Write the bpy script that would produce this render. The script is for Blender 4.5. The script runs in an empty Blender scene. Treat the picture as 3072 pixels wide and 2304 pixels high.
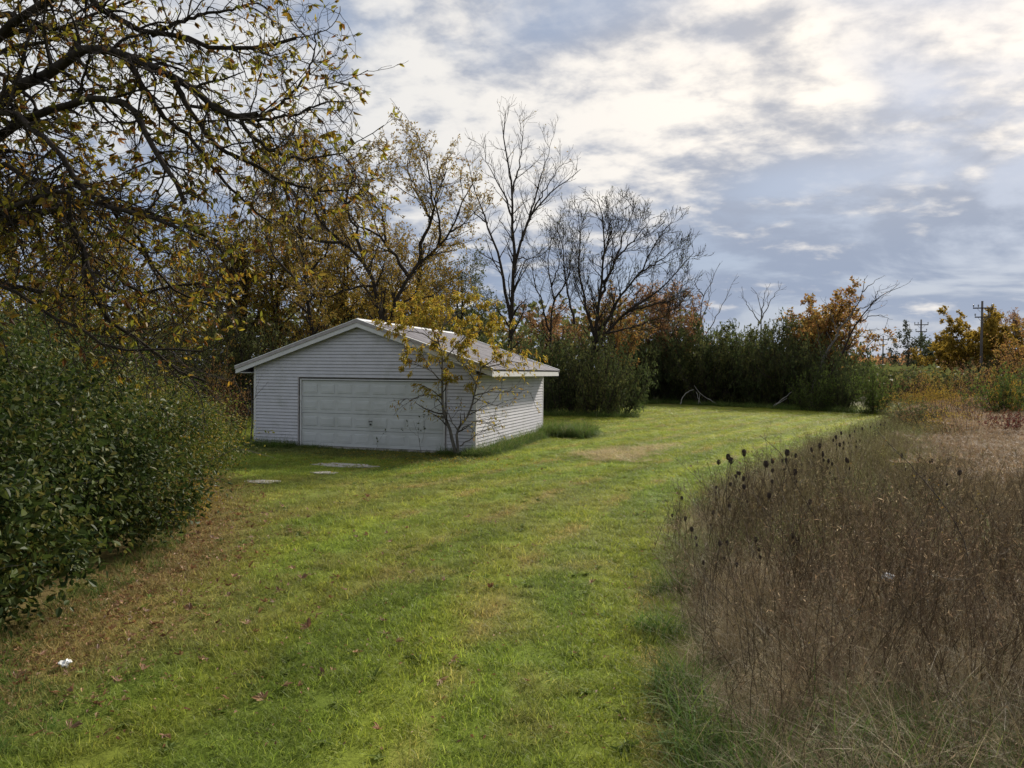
import bpy, math, random
import numpy as np
from mathutils import Matrix, Vector

sc = bpy.context.scene
COL = sc.collection
rng = np.random.default_rng(11)
random.seed(11)

# ------------------------------------------------------------------ camera
FPX, YH, ROLL, CAMH = 2200.0, 1115.0, 0.0100, 2.41     # focal length in photo pixels, horizon row, roll, eye height
PITCH = math.atan((YH - 1152.0) / FPX)
_f = Vector((0, math.cos(PITCH), math.sin(PITCH)))
_u = Vector((0, -math.sin(PITCH), math.cos(PITCH)))
_r = Vector((1, 0, 0))
e1 = _r * math.cos(ROLL) + _u * math.sin(ROLL)
e2 = _r * -math.sin(ROLL) + _u * math.cos(ROLL)
cam = bpy.data.cameras.new('camera')
cam.sensor_width = 36.0
cam.lens = FPX / 3072 * 36
cam.clip_end = 6000
cam.clip_start = 0.05
camo = bpy.data.objects.new('camera', cam)
M = Matrix((e1, e2, -_f)).transposed().to_4x4()
M.translation = (0, 0, CAMH)
camo.matrix_world = M
COL.objects.link(camo)
sc.camera = camo

# ------------------------------------------------------------------ light
SUN_AZ, SUN_EL = math.radians(37.0), math.radians(32.0)   # azimuth to the right of the viewing direction
sdir = Vector((math.sin(SUN_AZ) * math.cos(SUN_EL), math.cos(SUN_AZ) * math.cos(SUN_EL), math.sin(SUN_EL)))
sl = bpy.data.lights.new('sun', 'SUN')
sl.energy = 4.6
sl.angle = math.radians(6)
sl.color = (1.0, 0.93, 0.82)
so = bpy.data.objects.new('sun', sl)
so.rotation_euler = sdir.to_track_quat('Z', 'Y').to_euler()
so.location = (20, 60, 60)
COL.objects.link(so)
sc.view_settings.view_transform = 'Standard'
sc.view_settings.look = 'None'
sc.view_settings.gamma = 1.0
sc.view_settings.exposure = 0.50
sc.view_settings.use_curve_mapping = False
sc.cycles.max_bounces = 6
sc.cycles.diffuse_bounces = 3
sc.cycles.glossy_bounces = 2
sc.cycles.transmission_bounces = 4
sc.cycles.caustics_reflective = False
sc.cycles.caustics_refractive = False
sc.render.use_persistent_data = False


class NT:
    """small node-tree helper"""
    def __init__(self, tree):
        self.t = tree
        tree.nodes.clear()

    def n(self, typ, **kw):
        nd = self.t.nodes.new(typ)
        for k, v in kw.items():
            setattr(nd, k, v)
        return nd

    def l(self, a, b):
        self.t.links.new(a, b)

    def put(self, sock, v):
        if isinstance(v, bpy.types.NodeSocket):
            self.l(v, sock)
        elif v is not None:
            if isinstance(v, (tuple, list)) and len(v) == 3 and sock.type == 'RGBA':
                v = (*v, 1)
            sock.default_value = v

    def math(self, op, a, b=None, c=None, clamp=False):
        nd = self.n('ShaderNodeMath', operation=op, use_clamp=clamp)
        for s, v in zip(nd.inputs, (a, b, c)):
            self.put(s, v)
        return nd.outputs[0]

    def vmath(self, op, a, b=None):
        nd = self.n('ShaderNodeVectorMath', operation=op)
        for s, v in zip(nd.inputs, (a, b)):
            self.put(s, v)
        return nd.outputs['Value' if op in ('DOT_PRODUCT', 'LENGTH') else 'Vector']

    def noise(self, vec, scale, detail=4, rough=0.5, dist=0.0, lac=2.0):
        nd = self.n('ShaderNodeTexNoise')
        if vec is not None:
            self.l(vec, nd.inputs['Vector'])
        nd.inputs['Scale'].default_value = scale
        nd.inputs['Detail'].default_value = detail
        nd.inputs['Roughness'].default_value = rough
        nd.inputs['Distortion'].default_value = dist
        nd.inputs['Lacunarity'].default_value = lac
        return nd.outputs['Fac']

    def mix(self, fac, a, b, mode='MIX'):
        nd = self.n('ShaderNodeMix', data_type='RGBA', blend_type=mode)
        self.put(nd.inputs[0], fac)
        self.put(nd.inputs[6], a)
        self.put(nd.inputs[7], b)
        return nd.outputs[2]

    def smooth(self, x, lo, hi, o0=0.0, o1=1.0):
        nd = self.n('ShaderNodeMapRange', interpolation_type='SMOOTHSTEP')
        self.put(nd.inputs[0], x)
        for i, v in enumerate((lo, hi, o0, o1)):
            self.put(nd.inputs[i + 1], v)
        return nd.outputs[0]

    def ramp(self, fac, stops, interp='LINEAR'):
        nd = self.n('ShaderNodeValToRGB')
        nd.color_ramp.interpolation = interp
        el = nd.color_ramp.elements
        while len(el) < len(stops):
            el.new(0.5)
        for e, (p, c) in zip(el, stops):
            e.position = p
            e.color = (*c, 1)
        self.put(nd.inputs[0], fac)
        return nd.outputs[0]


def build_world():
    w = bpy.data.worlds.new('World')
    sc.world = w
    w.use_nodes = True
    T = NT(w.node_tree)
    out = T.n('ShaderNodeOutputWorld')
    tc = T.n('ShaderNodeTexCoord')
    d = T.vmath('NORMALIZE', tc.outputs['Generated'])
    sep = T.n('ShaderNodeSeparateXYZ')
    T.l(d, sep.inputs[0])
    z = T.math('MAXIMUM', sep.outputs[2], 0.0)
    # cloud layer: a flat sheet seen in perspective
    k = T.math('DIVIDE', 1.0, T.math('ADD', z, 0.26))
    comb = T.n('ShaderNodeCombineXYZ')
    T.l(T.math('MULTIPLY', sep.outputs[0], k), comb.inputs[0])
    T.l(T.math('MULTIPLY', sep.outputs[1], k), comb.inputs[1])
    mp = T.n('ShaderNodeMapping')
    mp.inputs['Rotation'].default_value = (0, 0, math.radians(-24))
    mp.inputs['Location'].default_value = (17.1, 20.4, 0.0)
    mp.inputs['Scale'].default_value = (-0.82, 1.0, 1.0)
    T.l(comb.outputs[0], mp.inputs[0])
    P = mp.outputs[0]
    sun = T.math('MAXIMUM', T.vmath('DOT_PRODUCT', d, tuple(sdir)), 0.0)
    glow = T.math('POWER', sun, 4.5)
    core = T.math('POWER', sun, 40.0)
    big = T.noise(P, 0.85, 3, 0.5, 0.3)            # where the sheet is thick or thin
    puff = T.noise(P, 8.0, 5, 0.55, 0.15)          # rows of small puffs
    fine = T.noise(P, 19.0, 5, 0.62, 0.3)
    wisp = T.noise(P, 2.1, 6, 0.58, 0.35)
    # Nishita sky behind the clouds
    sky = T.n('ShaderNodeTexSky', sky_type='NISHITA', sun_disc=False)
    sky.sun_elevation = SUN_EL
    sky.sun_rotation = SUN_AZ
    sky.air_density = 1.0
    sky.dust_density = 1.5
    blue = T.mix(1.0, sky.outputs[0], (0.075, 0.075, 0.075), 'MULTIPLY')
    # thin bright sheet (brighter towards the sun) and thick grey-blue puffs
    bright = T.mix(glow, (0.53, 0.54, 0.55), (0.88, 0.80, 0.70))
    dark = T.mix(glow, (0.190, 0.242, 0.345), (0.42, 0.415, 0.43))
    low = T.smooth(z, 0.10, 0.36, 1.0, 0.0)        # seen edge-on the layer gets thicker towards the horizon
    c0 = lambda x, k: T.math('MULTIPLY', T.math('SUBTRACT', x, 0.5), k)
    thick = T.math('ADD', c0(puff, 1.8), c0(wisp, 1.05))
    thick = T.math('ADD', thick, T.math('MULTIPLY', c0(fine, 0.45), T.math('SUBTRACT', 1.0, T.math('MULTIPLY', low, 0.6))))
    thick = T.math('ADD', thick, c0(big, 1.3))
    thick = T.math('ADD', thick, T.math('MULTIPLY', low, 0.42))
    thick = T.math('SUBTRACT', thick, T.math('MULTIPLY', core, 0.22))
    m = T.smooth(thick, -0.20, 0.44)
    dark = T.mix(T.math('MULTIPLY', low, 0.8), dark, (0.225, 0.275, 0.375))      # more air in front of the far clouds
    cloud = T.mix(m, bright, dark)
    gap = T.math('MULTIPLY', T.smooth(T.math('ADD', big, T.math('MULTIPLY', low, 0.06)), 0.50, 0.62), T.smooth(wisp, 0.42, 0.58))
    gap = T.math('MULTIPLY', gap, 0.85)
    col = T.mix(gap, cloud, T.mix(0.8, blue, (0.225, 0.290, 0.410)))
    haze = T.smooth(z, 0.0, 0.12, 0.5, 0.0)
    col = T.mix(haze, col, (0.36, 0.40, 0.47))
    bg = T.n('ShaderNodeBackground')
    T.l(col, bg.inputs[0])
    bg.inputs[1].default_value = 1.0
    T.l(bg.outputs[0], out.inputs[0])
    w.cycles.sampling_method = 'MANUAL'
    w.cycles.sample_map_resolution = 512


build_world()

# ------------------------------------------------------------------ pixel helpers (2212-wide picture coordinates)
def ray(u, v):
    dx = u * 3072 / 2212 - 1536
    dy = v * 3072 / 2212 - 1152
    cr, sr = math.cos(ROLL), math.sin(ROLL)
    X = cr * dx + sr * dy
    Y = -sr * dx + cr * dy
    return _f + _r * (X / FPX) - _u * (Y / FPX)


def at(u, v, Y):
    d = ray(u, v)
    t = Y / d.y
    return np.array((d.x * t, Y, CAMH + d.z * t))


def gnd(u, v):
    d = ray(u, v)
    t = -CAMH / d.z
    return np.array((d.x * t, d.y * t, 0.0))


# ------------------------------------------------------------------ value noise in numpy
def vnoise(x, y, scale, seed=0, octs=3):
    r = np.random.default_rng(seed)
    out = 0
    amp, tot = 1.0, 0.0
    for o in range(octs):
        lat = r.random((64, 64))
        X = x * scale * 2 ** o + 13.7 * o
        Y = y * scale * 2 ** o + 7.1 * o
        i = np.floor(X).astype(int)
        j = np.floor(Y).astype(int)
        fx, fy = X - i, Y - j
        fx = fx * fx * (3 - 2 * fx)
        fy = fy * fy * (3 - 2 * fy)
        a = lat[i % 64, j % 64] * (1 - fx) + lat[(i + 1) % 64, j % 64] * fx
        b = lat[i % 64, (j + 1) % 64] * (1 - fx) + lat[(i + 1) % 64, (j + 1) % 64] * fx
        out = out + amp * (a * (1 - fy) + b * fy)
        tot += amp
        amp *= 0.5
    return out / tot


def sstep(x, a, b):
    t = np.clip((x - a) / (b - a), 0, 1)
    return t * t * (3 - 2 * t)


# ------------------------------------------------------------------ objects
def tag(o, label=None, cat=None, group=None, kind=None):
    if label:
        o['label'] = label
    if cat:
        o['category'] = cat
    if group:
        o['group'] = group
    if kind:
        o['kind'] = kind
    return o


def mesh_np(name, V, F, mats, smooth=False, midx=None):
    """V (n,3), F list of (m,k) index arrays or one array"""
    me = bpy.data.meshes.new(name)
    if not isinstance(F, list):
        F = [F]
    F = [np.asarray(f, dtype=np.int32) for f in F if len(f)]
    V = np.asarray(V, dtype=np.float32)
    me.vertices.add(len(V))
    me.vertices.foreach_set('co', V.ravel())
    tot = sum(f.size for f in F)
    me.loops.add(tot)
    me.loops.foreach_set('vertex_index', np.concatenate([f.ravel() for f in F]))
    npoly = sum(len(f) for f in F)
    me.polygons.add(npoly)
    ls = np.concatenate([np.full(len(f), f.shape[1], dtype=np.int32) for f in F])
    st = np.concatenate(([0], np.cumsum(ls)[:-1])).astype(np.int32)
    me.polygons.foreach_set('loop_start', st)
    me.polygons.foreach_set('loop_total', ls)
    for m in (mats if isinstance(mats, (list, tuple)) else [mats]):
        me.materials.append(m)
    if midx is not None:
        me.polygons.foreach_set('material_index', np.asarray(midx, dtype=np.int32))
    me.update(calc_edges=True)
    me.polygons.foreach_set('use_smooth', np.full(npoly, smooth, dtype=bool))
    return me


def link(name, me, parent=None, loc=None):
    o = bpy.data.objects.new(name, me)
    COL.objects.link(o)
    if parent is not None:
        o.parent = parent
    if loc is not None:
        o.location = loc
    return o


def empty(name, loc=(0, 0, 0), rz=0.0):
    o = bpy.data.objects.new(name, None)
    o.empty_display_size = 0.3
    o.location = loc
    o.rotation_euler = (0, 0, rz)
    COL.objects.link(o)
    return o


def copy_tree(root, loc, rz, scale=(1, 1, 1)):
    c = root.copy()
    COL.objects.link(c)
    c.location = loc
    c.rotation_euler = (0, 0, rz)
    c.scale = scale
    for ch in root.children:
        k = ch.copy()
        COL.objects.link(k)
        k.parent = c
    return c


def boxes_mesh(name, boxes, mat):
    """boxes: list of (x0,x1,y0,y1,z0,z1)"""
    V, F = [], []
    for (x0, x1, y0, y1, z0, z1) in boxes:
        b = len(V)
        V += [(x0, y0, z0), (x1, y0, z0), (x1, y1, z0), (x0, y1, z0), (x0, y0, z1), (x1, y0, z1), (x1, y1, z1), (x0, y1, z1)]
        F += [(b, b + 3, b + 2, b + 1), (b + 4, b + 5, b + 6, b + 7), (b, b + 1, b + 5, b + 4),
              (b + 1, b + 2, b + 6, b + 5), (b + 2, b + 3, b + 7, b + 6), (b + 3, b, b + 4, b + 7)]
    return mesh_np(name, V, np.array(F), mat)


def prism(name, poly, axis_from, axis_to, mat, conv):
    """extrude a 2D polygon between two values of a third axis; conv(p,q,t)->(x,y,z)"""
    n = len(poly)
    V = [conv(p, q, axis_from) for p, q in poly] + [conv(p, q, axis_to) for p, q in poly]
    F = [[tuple(range(n - 1, -1, -1))], [tuple(range(n, 2 * n))]]
    S = [(i, (i + 1) % n, n + (i + 1) % n, n + i) for i in range(n)]
    return mesh_np(name, V, [np.array(F[0]), np.array(F[1]), np.array(S)], mat)


# ------------------------------------------------------------------ materials
def new_mat(name):
    m = bpy.data.materials.new(name)
    m.use_nodes = True
    T = NT(m.node_tree)
    out = T.n('ShaderNodeOutputMaterial')
    return m, T, out


def plain(name, col, rough=0.6, noise=0.25, scale=8.0, spec=0.3, metal=0.0, bump=0.0, stretch=None, dirt=None):
    m, T, out = new_mat(name)
    tc = T.n('ShaderNodeTexCoord')
    vec = tc.outputs['Object']
    if stretch:
        mp = T.n('ShaderNodeMapping')
        mp.inputs['Scale'].default_value = stretch
        T.l(vec, mp.inputs[0])
        vec = mp.outputs[0]
    nz = T.noise(vec, scale, 6, 0.6)
    lo = tuple(c * (1 - noise) for c in col)
    hi = tuple(min(1, c * (1 + noise)) for c in col)
    c = T.mix(T.smooth(nz, 0.3, 0.7), lo, hi)
    if dirt:
        n2 = T.noise(tc.outputs['Object'], dirt[1], 7, 0.65)
        c = T.mix(T.smooth(n2, dirt[2], dirt[3]), c, dirt[0])
    p = T.n('ShaderNodeBsdfPrincipled')
    T.l(c, p.inputs['Base Color'])
    p.inputs['Roughness'].default_value = rough
    p.inputs['Metallic'].default_value = metal
    p.inputs['Specular IOR Level'].default_value = spec
    if bump:
        b = T.n('ShaderNodeBump')
        b.inputs['Strength'].default_value = bump
        b.inputs['Distance'].default_value = 0.01
        T.l(nz, b.inputs['Height'])
        T.l(b.outputs[0], p.inputs['Normal'])
    T.l(p.outputs[0], out.inputs[0])
    return m


def leaf_mat(name, cols, trans=0.35, rough=0.45, spec=0.35, var=0.25, tint=False, tboost=1.25):
    """colour differs leaf by leaf (random per island) and a little object by object"""
    m, T, out = new_mat(name)
    g = T.n('ShaderNodeNewGeometry')
    n = len(cols)
    c = T.ramp(g.outputs['Random Per Island'], [((i + 0.5) / n, k) for i, k in enumerate(cols)])
    oi = T.n('ShaderNodeObjectInfo')
    if tint:
        a = T.n('ShaderNodeAttribute', attribute_type='INSTANCER', attribute_name='tint')
        c = T.mix(1.0, c, a.outputs['Color'], 'MULTIPLY')
    hs = T.n('ShaderNodeHueSaturation')
    T.l(c, hs.inputs['Color'])
    T.l(T.math('ADD', T.math('MULTIPLY', oi.outputs['Random'], 2 * var), 1 - var), hs.inputs['Value'])
    c = hs.outputs[0]
    p = T.n('ShaderNodeBsdfPrincipled')
    T.l(c, p.inputs['Base Color'])
    p.inputs['Roughness'].default_value = rough
    p.inputs['Specular IOR Level'].default_value = spec
    t = T.n('ShaderNodeBsdfTranslucent')
    T.l(T.mix(1.0, c, (tboost, tboost, tboost), 'MULTIPLY'), t.inputs[0])
    ms = T.n('ShaderNodeMixShader')
    ms.inputs[0].default_value = trans
    T.l(p.outputs[0], ms.inputs[1])
    T.l(t.outputs[0], ms.inputs[2])
    T.l(ms.outputs[0], out.inputs[0])
    return m


M_BARK = plain('bark', (0.036, 0.028, 0.022), 0.9, 0.45, 14, 0.15, bump=0.6, stretch=(1, 1, 0.25))
M_BARKG = plain('bark_grey', (0.13, 0.115, 0.10), 0.9, 0.4, 14, 0.15, bump=0.6, stretch=(1, 1, 0.25))
M_BARKR = plain('bark_red', (0.085, 0.045, 0.035), 0.85, 0.35, 20, 0.2)
M_TWIG = plain('twig', (0.045, 0.034, 0.027), 0.85, 0.3, 20, 0.2)
M_DEAD = plain('dead_wood', (0.36, 0.33, 0.30), 0.85, 0.3, 9, 0.2)
M_VINYL = plain('vinyl_siding', (0.50, 0.49, 0.515), 0.45, 0.05, 3, 0.35, dirt=((0.37, 0.37, 0.35), 1.3, 0.50, 0.80))
M_TRIM = plain('white_trim', (0.58, 0.57, 0.56), 0.5, 0.06, 5, 0.35, dirt=((0.45, 0.43, 0.40), 2.5, 0.55, 0.8))
M_DRIP = plain('weathered_trim', (0.33, 0.30, 0.295), 0.6, 0.15, 6, 0.3)
M_DOOR = plain('door_paint', (0.50, 0.51, 0.50), 0.4, 0.05, 2, 0.4, dirt=((0.40, 0.41, 0.38), 0.8, 0.48, 0.80))
M_WALL = plain('sheathing', (0.12, 0.11, 0.10), 0.9)
M_RUBBER = plain('weatherstrip', (0.03, 0.03, 0.03), 0.8)
M_METAL = plain('galvanised', (0.45, 0.45, 0.46), 0.45, 0.15, 6, 0.5, 0.6)
M_DARKMETAL = plain('dark_metal', (0.05, 0.05, 0.05), 0.5, 0.2, 6, 0.5, 0.5)
M_ROOF = plain('painted_roof_metal', (0.25, 0.235, 0.245), 0.55, 0.12, 2.2, 0.15, 0.0, stretch=(1, 1, 1), dirt=((0.14, 0.125, 0.13), 1.7, 0.42, 0.72))
M_CAP = plain('ridge_metal', (0.75, 0.75, 0.75), 0.35, 0.06, 4, 0.5)
M_CONC = plain('concrete', (0.33, 0.31, 0.28), 0.9, 0.3, 7, 0.2, bump=0.5, dirt=((0.13, 0.13, 0.07), 4.0, 0.5, 0.62))
M_POLE = plain('pole_wood', (0.11, 0.095, 0.085), 0.9, 0.3, 5, 0.2, stretch=(1, 1, 0.1))
M_INSUL = plain('insulator', (0.25, 0.25, 0.26), 0.3, 0.1)
M_PAPER = plain('white_plastic', (0.62, 0.62, 0.60), 0.4, 0.06, 30, 0.4)

# ------------------------------------------------------------------ branch growth, level by level
def nrm(v):
    return v / np.maximum(np.linalg.norm(v, axis=-1, keepdims=True), 1e-9)


def resample(poly, K):
    poly = np.asarray(poly, float)
    # smooth by Catmull-Rom then resample evenly
    P = np.vstack([2 * poly[0] - poly[1], poly, 2 * poly[-1] - poly[-2]])
    out = []
    for i in range(1, len(P) - 2):
        for t in np.linspace(0, 1, 8, endpoint=False):
            a, b, c, d = P[i - 1:i + 3]
            out.append(0.5 * ((2 * b) + (c - a) * t + (2 * a - 5 * b + 4 * c - d) * t * t + (3 * b - a - 3 * c + d) * t ** 3))
    out.append(poly[-1])
    out = np.array(out)
    s = np.concatenate(([0], np.cumsum(np.linalg.norm(np.diff(out, axis=0), axis=1))))
    q = np.linspace(0, s[-1], K)
    return np.stack([np.interp(q, s, out[:, i]) for i in range(3)], 1)


def limbs(polys, radii, K=14, tip=0.25, R=None, wob=0.0):
    R = R or rng
    pts = np.stack([resample(p, K) for p in polys])
    t = np.linspace(0, 1, K)
    rad = np.array(radii)[:, None] * (1 - (1 - tip) * t ** 0.8)[None]
    if wob:
        j = R.normal(0, wob, pts.shape)
        j[:, 0] = 0
        pts = pts + j
    return pts, rad


def spawn(par, dens, t0, t1, ang, length, K, wig, trop, rr, rmin, R, tip=0.3, fall=0.55, amin=0, lmin=0.02):
    """children on every parent branch; dens = children per metre (float) or count (int)"""
    pts, rad = par
    N, KP, _ = pts.shape
    seg = np.linalg.norm(np.diff(pts, axis=1), axis=2)
    Ls = seg.sum(1)
    if isinstance(dens, int):
        cnt = np.full(N, dens)
    else:
        cnt = np.floor(Ls * (t1 - t0) * dens + R.random(N)).astype(int)
    idx = np.repeat(np.arange(N), cnt)
    if len(idx) == 0:
        return np.zeros((0, K, 3)), np.zeros((0, K))
    first = np.concatenate(([0], np.cumsum(cnt)[:-1]))
    k = np.arange(len(idx)) - np.repeat(first, cnt)
    t = t0 + (t1 - t0) * (k + R.random(len(idx))) / np.maximum(cnt[idx], 1)
    q = np.clip(t, 0, 0.9999) * (KP - 1)
    i = q.astype(int)
    f = (q - i)[:, None]
    base = pts[idx, i] * (1 - f) + pts[idx, i + 1] * f
    tan = nrm(pts[idx, i + 1] - pts[idx, i])
    pr = rad[idx, i] * (1 - f[:, 0]) + rad[idx, i + 1] * f[:, 0]
    a = R.normal(size=(len(idx), 3))
    perp = nrm(a - (a * tan).sum(1, keepdims=True) * tan)
    th = np.radians(np.clip(R.normal(ang, ang * 0.25, len(idx)), amin, 100))[:, None]
    d = nrm(np.cos(th) * tan + np.sin(th) * perp)
    if isinstance(length, tuple):
        L = R.uniform(length[0], length[1], len(idx))
    else:
        L = Ls[idx] * length * R.uniform(0.65, 1.25, len(idx))
    L = np.maximum(L * (1 - fall * (t - t0) / max(t1 - t0, 1e-3)), lmin)
    trop = np.asarray(trop, float)
    P = [base]
    p = base
    for s in range(K - 1):
        d = nrm(d + R.normal(0, wig, d.shape) + trop[None] / (K - 1))
        p = p + d * (L / (K - 1))[:, None]
        P.append(p)
    P = np.stack(P, 1)
    r0 = np.maximum(np.minimum(pr * rr, pr), rmin)
    tt = np.linspace(0, 1, K)
    r = np.maximum(r0[:, None] * (1 - (1 - tip) * tt)[None], rmin * 0.7)
    return P, r


def tubes(levels):
    """levels: list of ((N,K,3),(N,K), sides) -> V, F"""
    Vs, Fs, off = [], [], 0
    for (pts, rad), s in levels:
        N, K, _ = pts.shape
        if N == 0:
            continue
        tan = np.empty_like(pts)
        tan[:, 1:-1] = pts[:, 2:] - pts[:, :-2]
        tan[:, 0] = pts[:, 1] - pts[:, 0]
        tan[:, -1] = pts[:, -1] - pts[:, -2]
        tan = nrm(tan)
        mean = nrm(pts[:, -1] - pts[:, 0])
        ref = np.where(np.abs(mean[:, 2:3]) < 0.8, np.array([[0, 0, 1.0]]), np.array([[1.0, 0, 0]]))[:, None, :]
        a = nrm(np.cross(tan, np.broadcast_to(ref, tan.shape)))
        b = np.cross(tan, a)
        ph = np.arange(s) * 2 * np.pi / s
        V = pts[:, :, None] + rad[:, :, None, None] * (np.cos(ph)[None, None, :, None] * a[:, :, None] + np.sin(ph)[None, None, :, None] * b[:, :, None])
        Vs.append(V.reshape(-1, 3))
        n = np.arange(N)[:, None, None] * (K * s)
        k = np.arange(K - 1)[None, :, None] * s
        j = np.arange(s)[None, None, :]
        j2 = (j + 1) % s
        F = np.stack([n + k + j, n + k + j2, n + k + s + j2, n + k + s + j], -1).reshape(-1, 4) + off
        Fs.append(F)
        off += N * K * s
    return np.concatenate(Vs), np.concatenate(Fs)


def leaves_geo(c, d, nvec, L, W, fold=0.25, curl=0.15, simple=False):
    """leaf blades: c base points, d direction, nvec normal hints"""
    d = nrm(d)
    side = nrm(np.cross(d, nvec))
    up = np.cross(side, d)
    L = L[:, None]
    W = W[:, None]
    n = len(c)
    if simple:
        V = np.stack([c, c + d * L * 0.5 + side * W * 0.5 + up * W * fold, c + d * L - up * L * curl, c + d * L * 0.5 - side * W * 0.5 + up * W * fold], 1)
        b = np.arange(n)[:, None] * 4
        F = np.concatenate([b + np.array([[0, 1, 2]]), b + np.array([[0, 2, 3]])])
        return V.reshape(-1, 3), F
    V = np.stack([c,
                  c + d * L * 0.32 + side * W * 0.46 + up * W * fold,
                  c + d * L * 0.70 + side * W * 0.34 + up * (W * fold - L * curl * 0.6),
                  c + d * L - up * L * curl,
                  c + d * L * 0.70 - side * W * 0.34 + up * (W * fold - L * curl * 0.6),
                  c + d * L * 0.32 - side * W * 0.46 + up * W * fold], 1)
    b = np.arange(n)[:, None] * 6
    F = np.concatenate([b + np.array([[0, 1, 2, 3]]), b + np.array([[0, 3, 4, 5]])])
    return V.reshape(-1, 3), F


def leaves_on(tw, per, L, W, R, t0=0.3, droop=0.4, spread=1.0, simple=True, keep=None, fold=0.2, curl=0.15, jit=0.02):
    pts, rad = tw
    N, K, _ = pts.shape
    idx = np.repeat(np.arange(N), np.floor(per + R.random(N)).astype(int))
    if keep is not None:
        idx = idx[keep(pts[idx, -1], R)]
    t = R.uniform(t0, 1.0, len(idx)) * (K - 1) * 0.999
    i = t.astype(int)
    f = (t - i)[:, None]
    c = pts[idx, i] * (1 - f) + pts[idx, i + 1] * f + R.normal(0, jit, (len(idx), 3))
    d = nrm(pts[idx, i + 1] - pts[idx, i]) + R.normal(0, spread, (len(idx), 3)) + np.array([0, 0, -droop])
    nv = R.normal(0, 0.7, (len(idx), 3)) + np.array([0, 0, 0.8])
    return leaves_geo(c, d, nv, R.uniform(L[0], L[1], len(idx)), R.uniform(W[0], W[1], len(idx)), fold, curl, simple)


def make_tree(name, loc, label, cat, trunk_levels, twig_levels, leafVF, barkm, twigm, leafm, group=None):
    """levels are given relative to loc; tree > trunk, twigs, foliage"""
    root = empty(name, loc)
    tag(root, label, cat, group)
    V, F = tubes(trunk_levels)
    link('trunk', mesh_np('trunk', V, F, barkm, True), root)
    if twig_levels:
        V, F = tubes(twig_levels)
        link('twigs', mesh_np('twigs', V, F, twigm, False), root)
    if leafVF is not None and len(leafVF[0]):
        link('foliage', mesh_np('foliage', leafVF[0], leafVF[1], leafm, False), root)
    return root

# ================================================================== THE GROUND
EDGE_Y = np.array([0, 3.0, 4.5, 6.8, 10, 15, 20, 25, 34, 44, 60, 120])
EDGE_X = np.array([0.85, 0.98, 1.14, 1.40, 2.05, 4.05, 7.3, 10.4, 16.6, 23.8, 36, 80.0])


def edge_x(Y):
    return np.interp(Y, EDGE_Y, EDGE_X)


def hedge_x(Y):        # right-hand foot of the hedge
    return np.interp(Y, [0, 5.0, 6.5, 9, 11, 14, 17, 19], [-3.6, -3.9, -4.1, -4.3, -4.9, -6.0, -7.6, -9.0])


GX, GY, GTH = -1.040, 21.25, -0.3035       # garage: right front corner and its turn
GW, GD = 7.58, 7.55


def garage_local(x, y):
    c, s = math.cos(GTH), math.sin(GTH)
    dx, dy = x - GX, y - GY
    return dx * c + dy * s, -dx * s + dy * c


def gworld(a, b):
    c, s = math.cos(GTH), math.sin(GTH)
    return GX + a * c - b * s, GY + a * s + b * c


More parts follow.
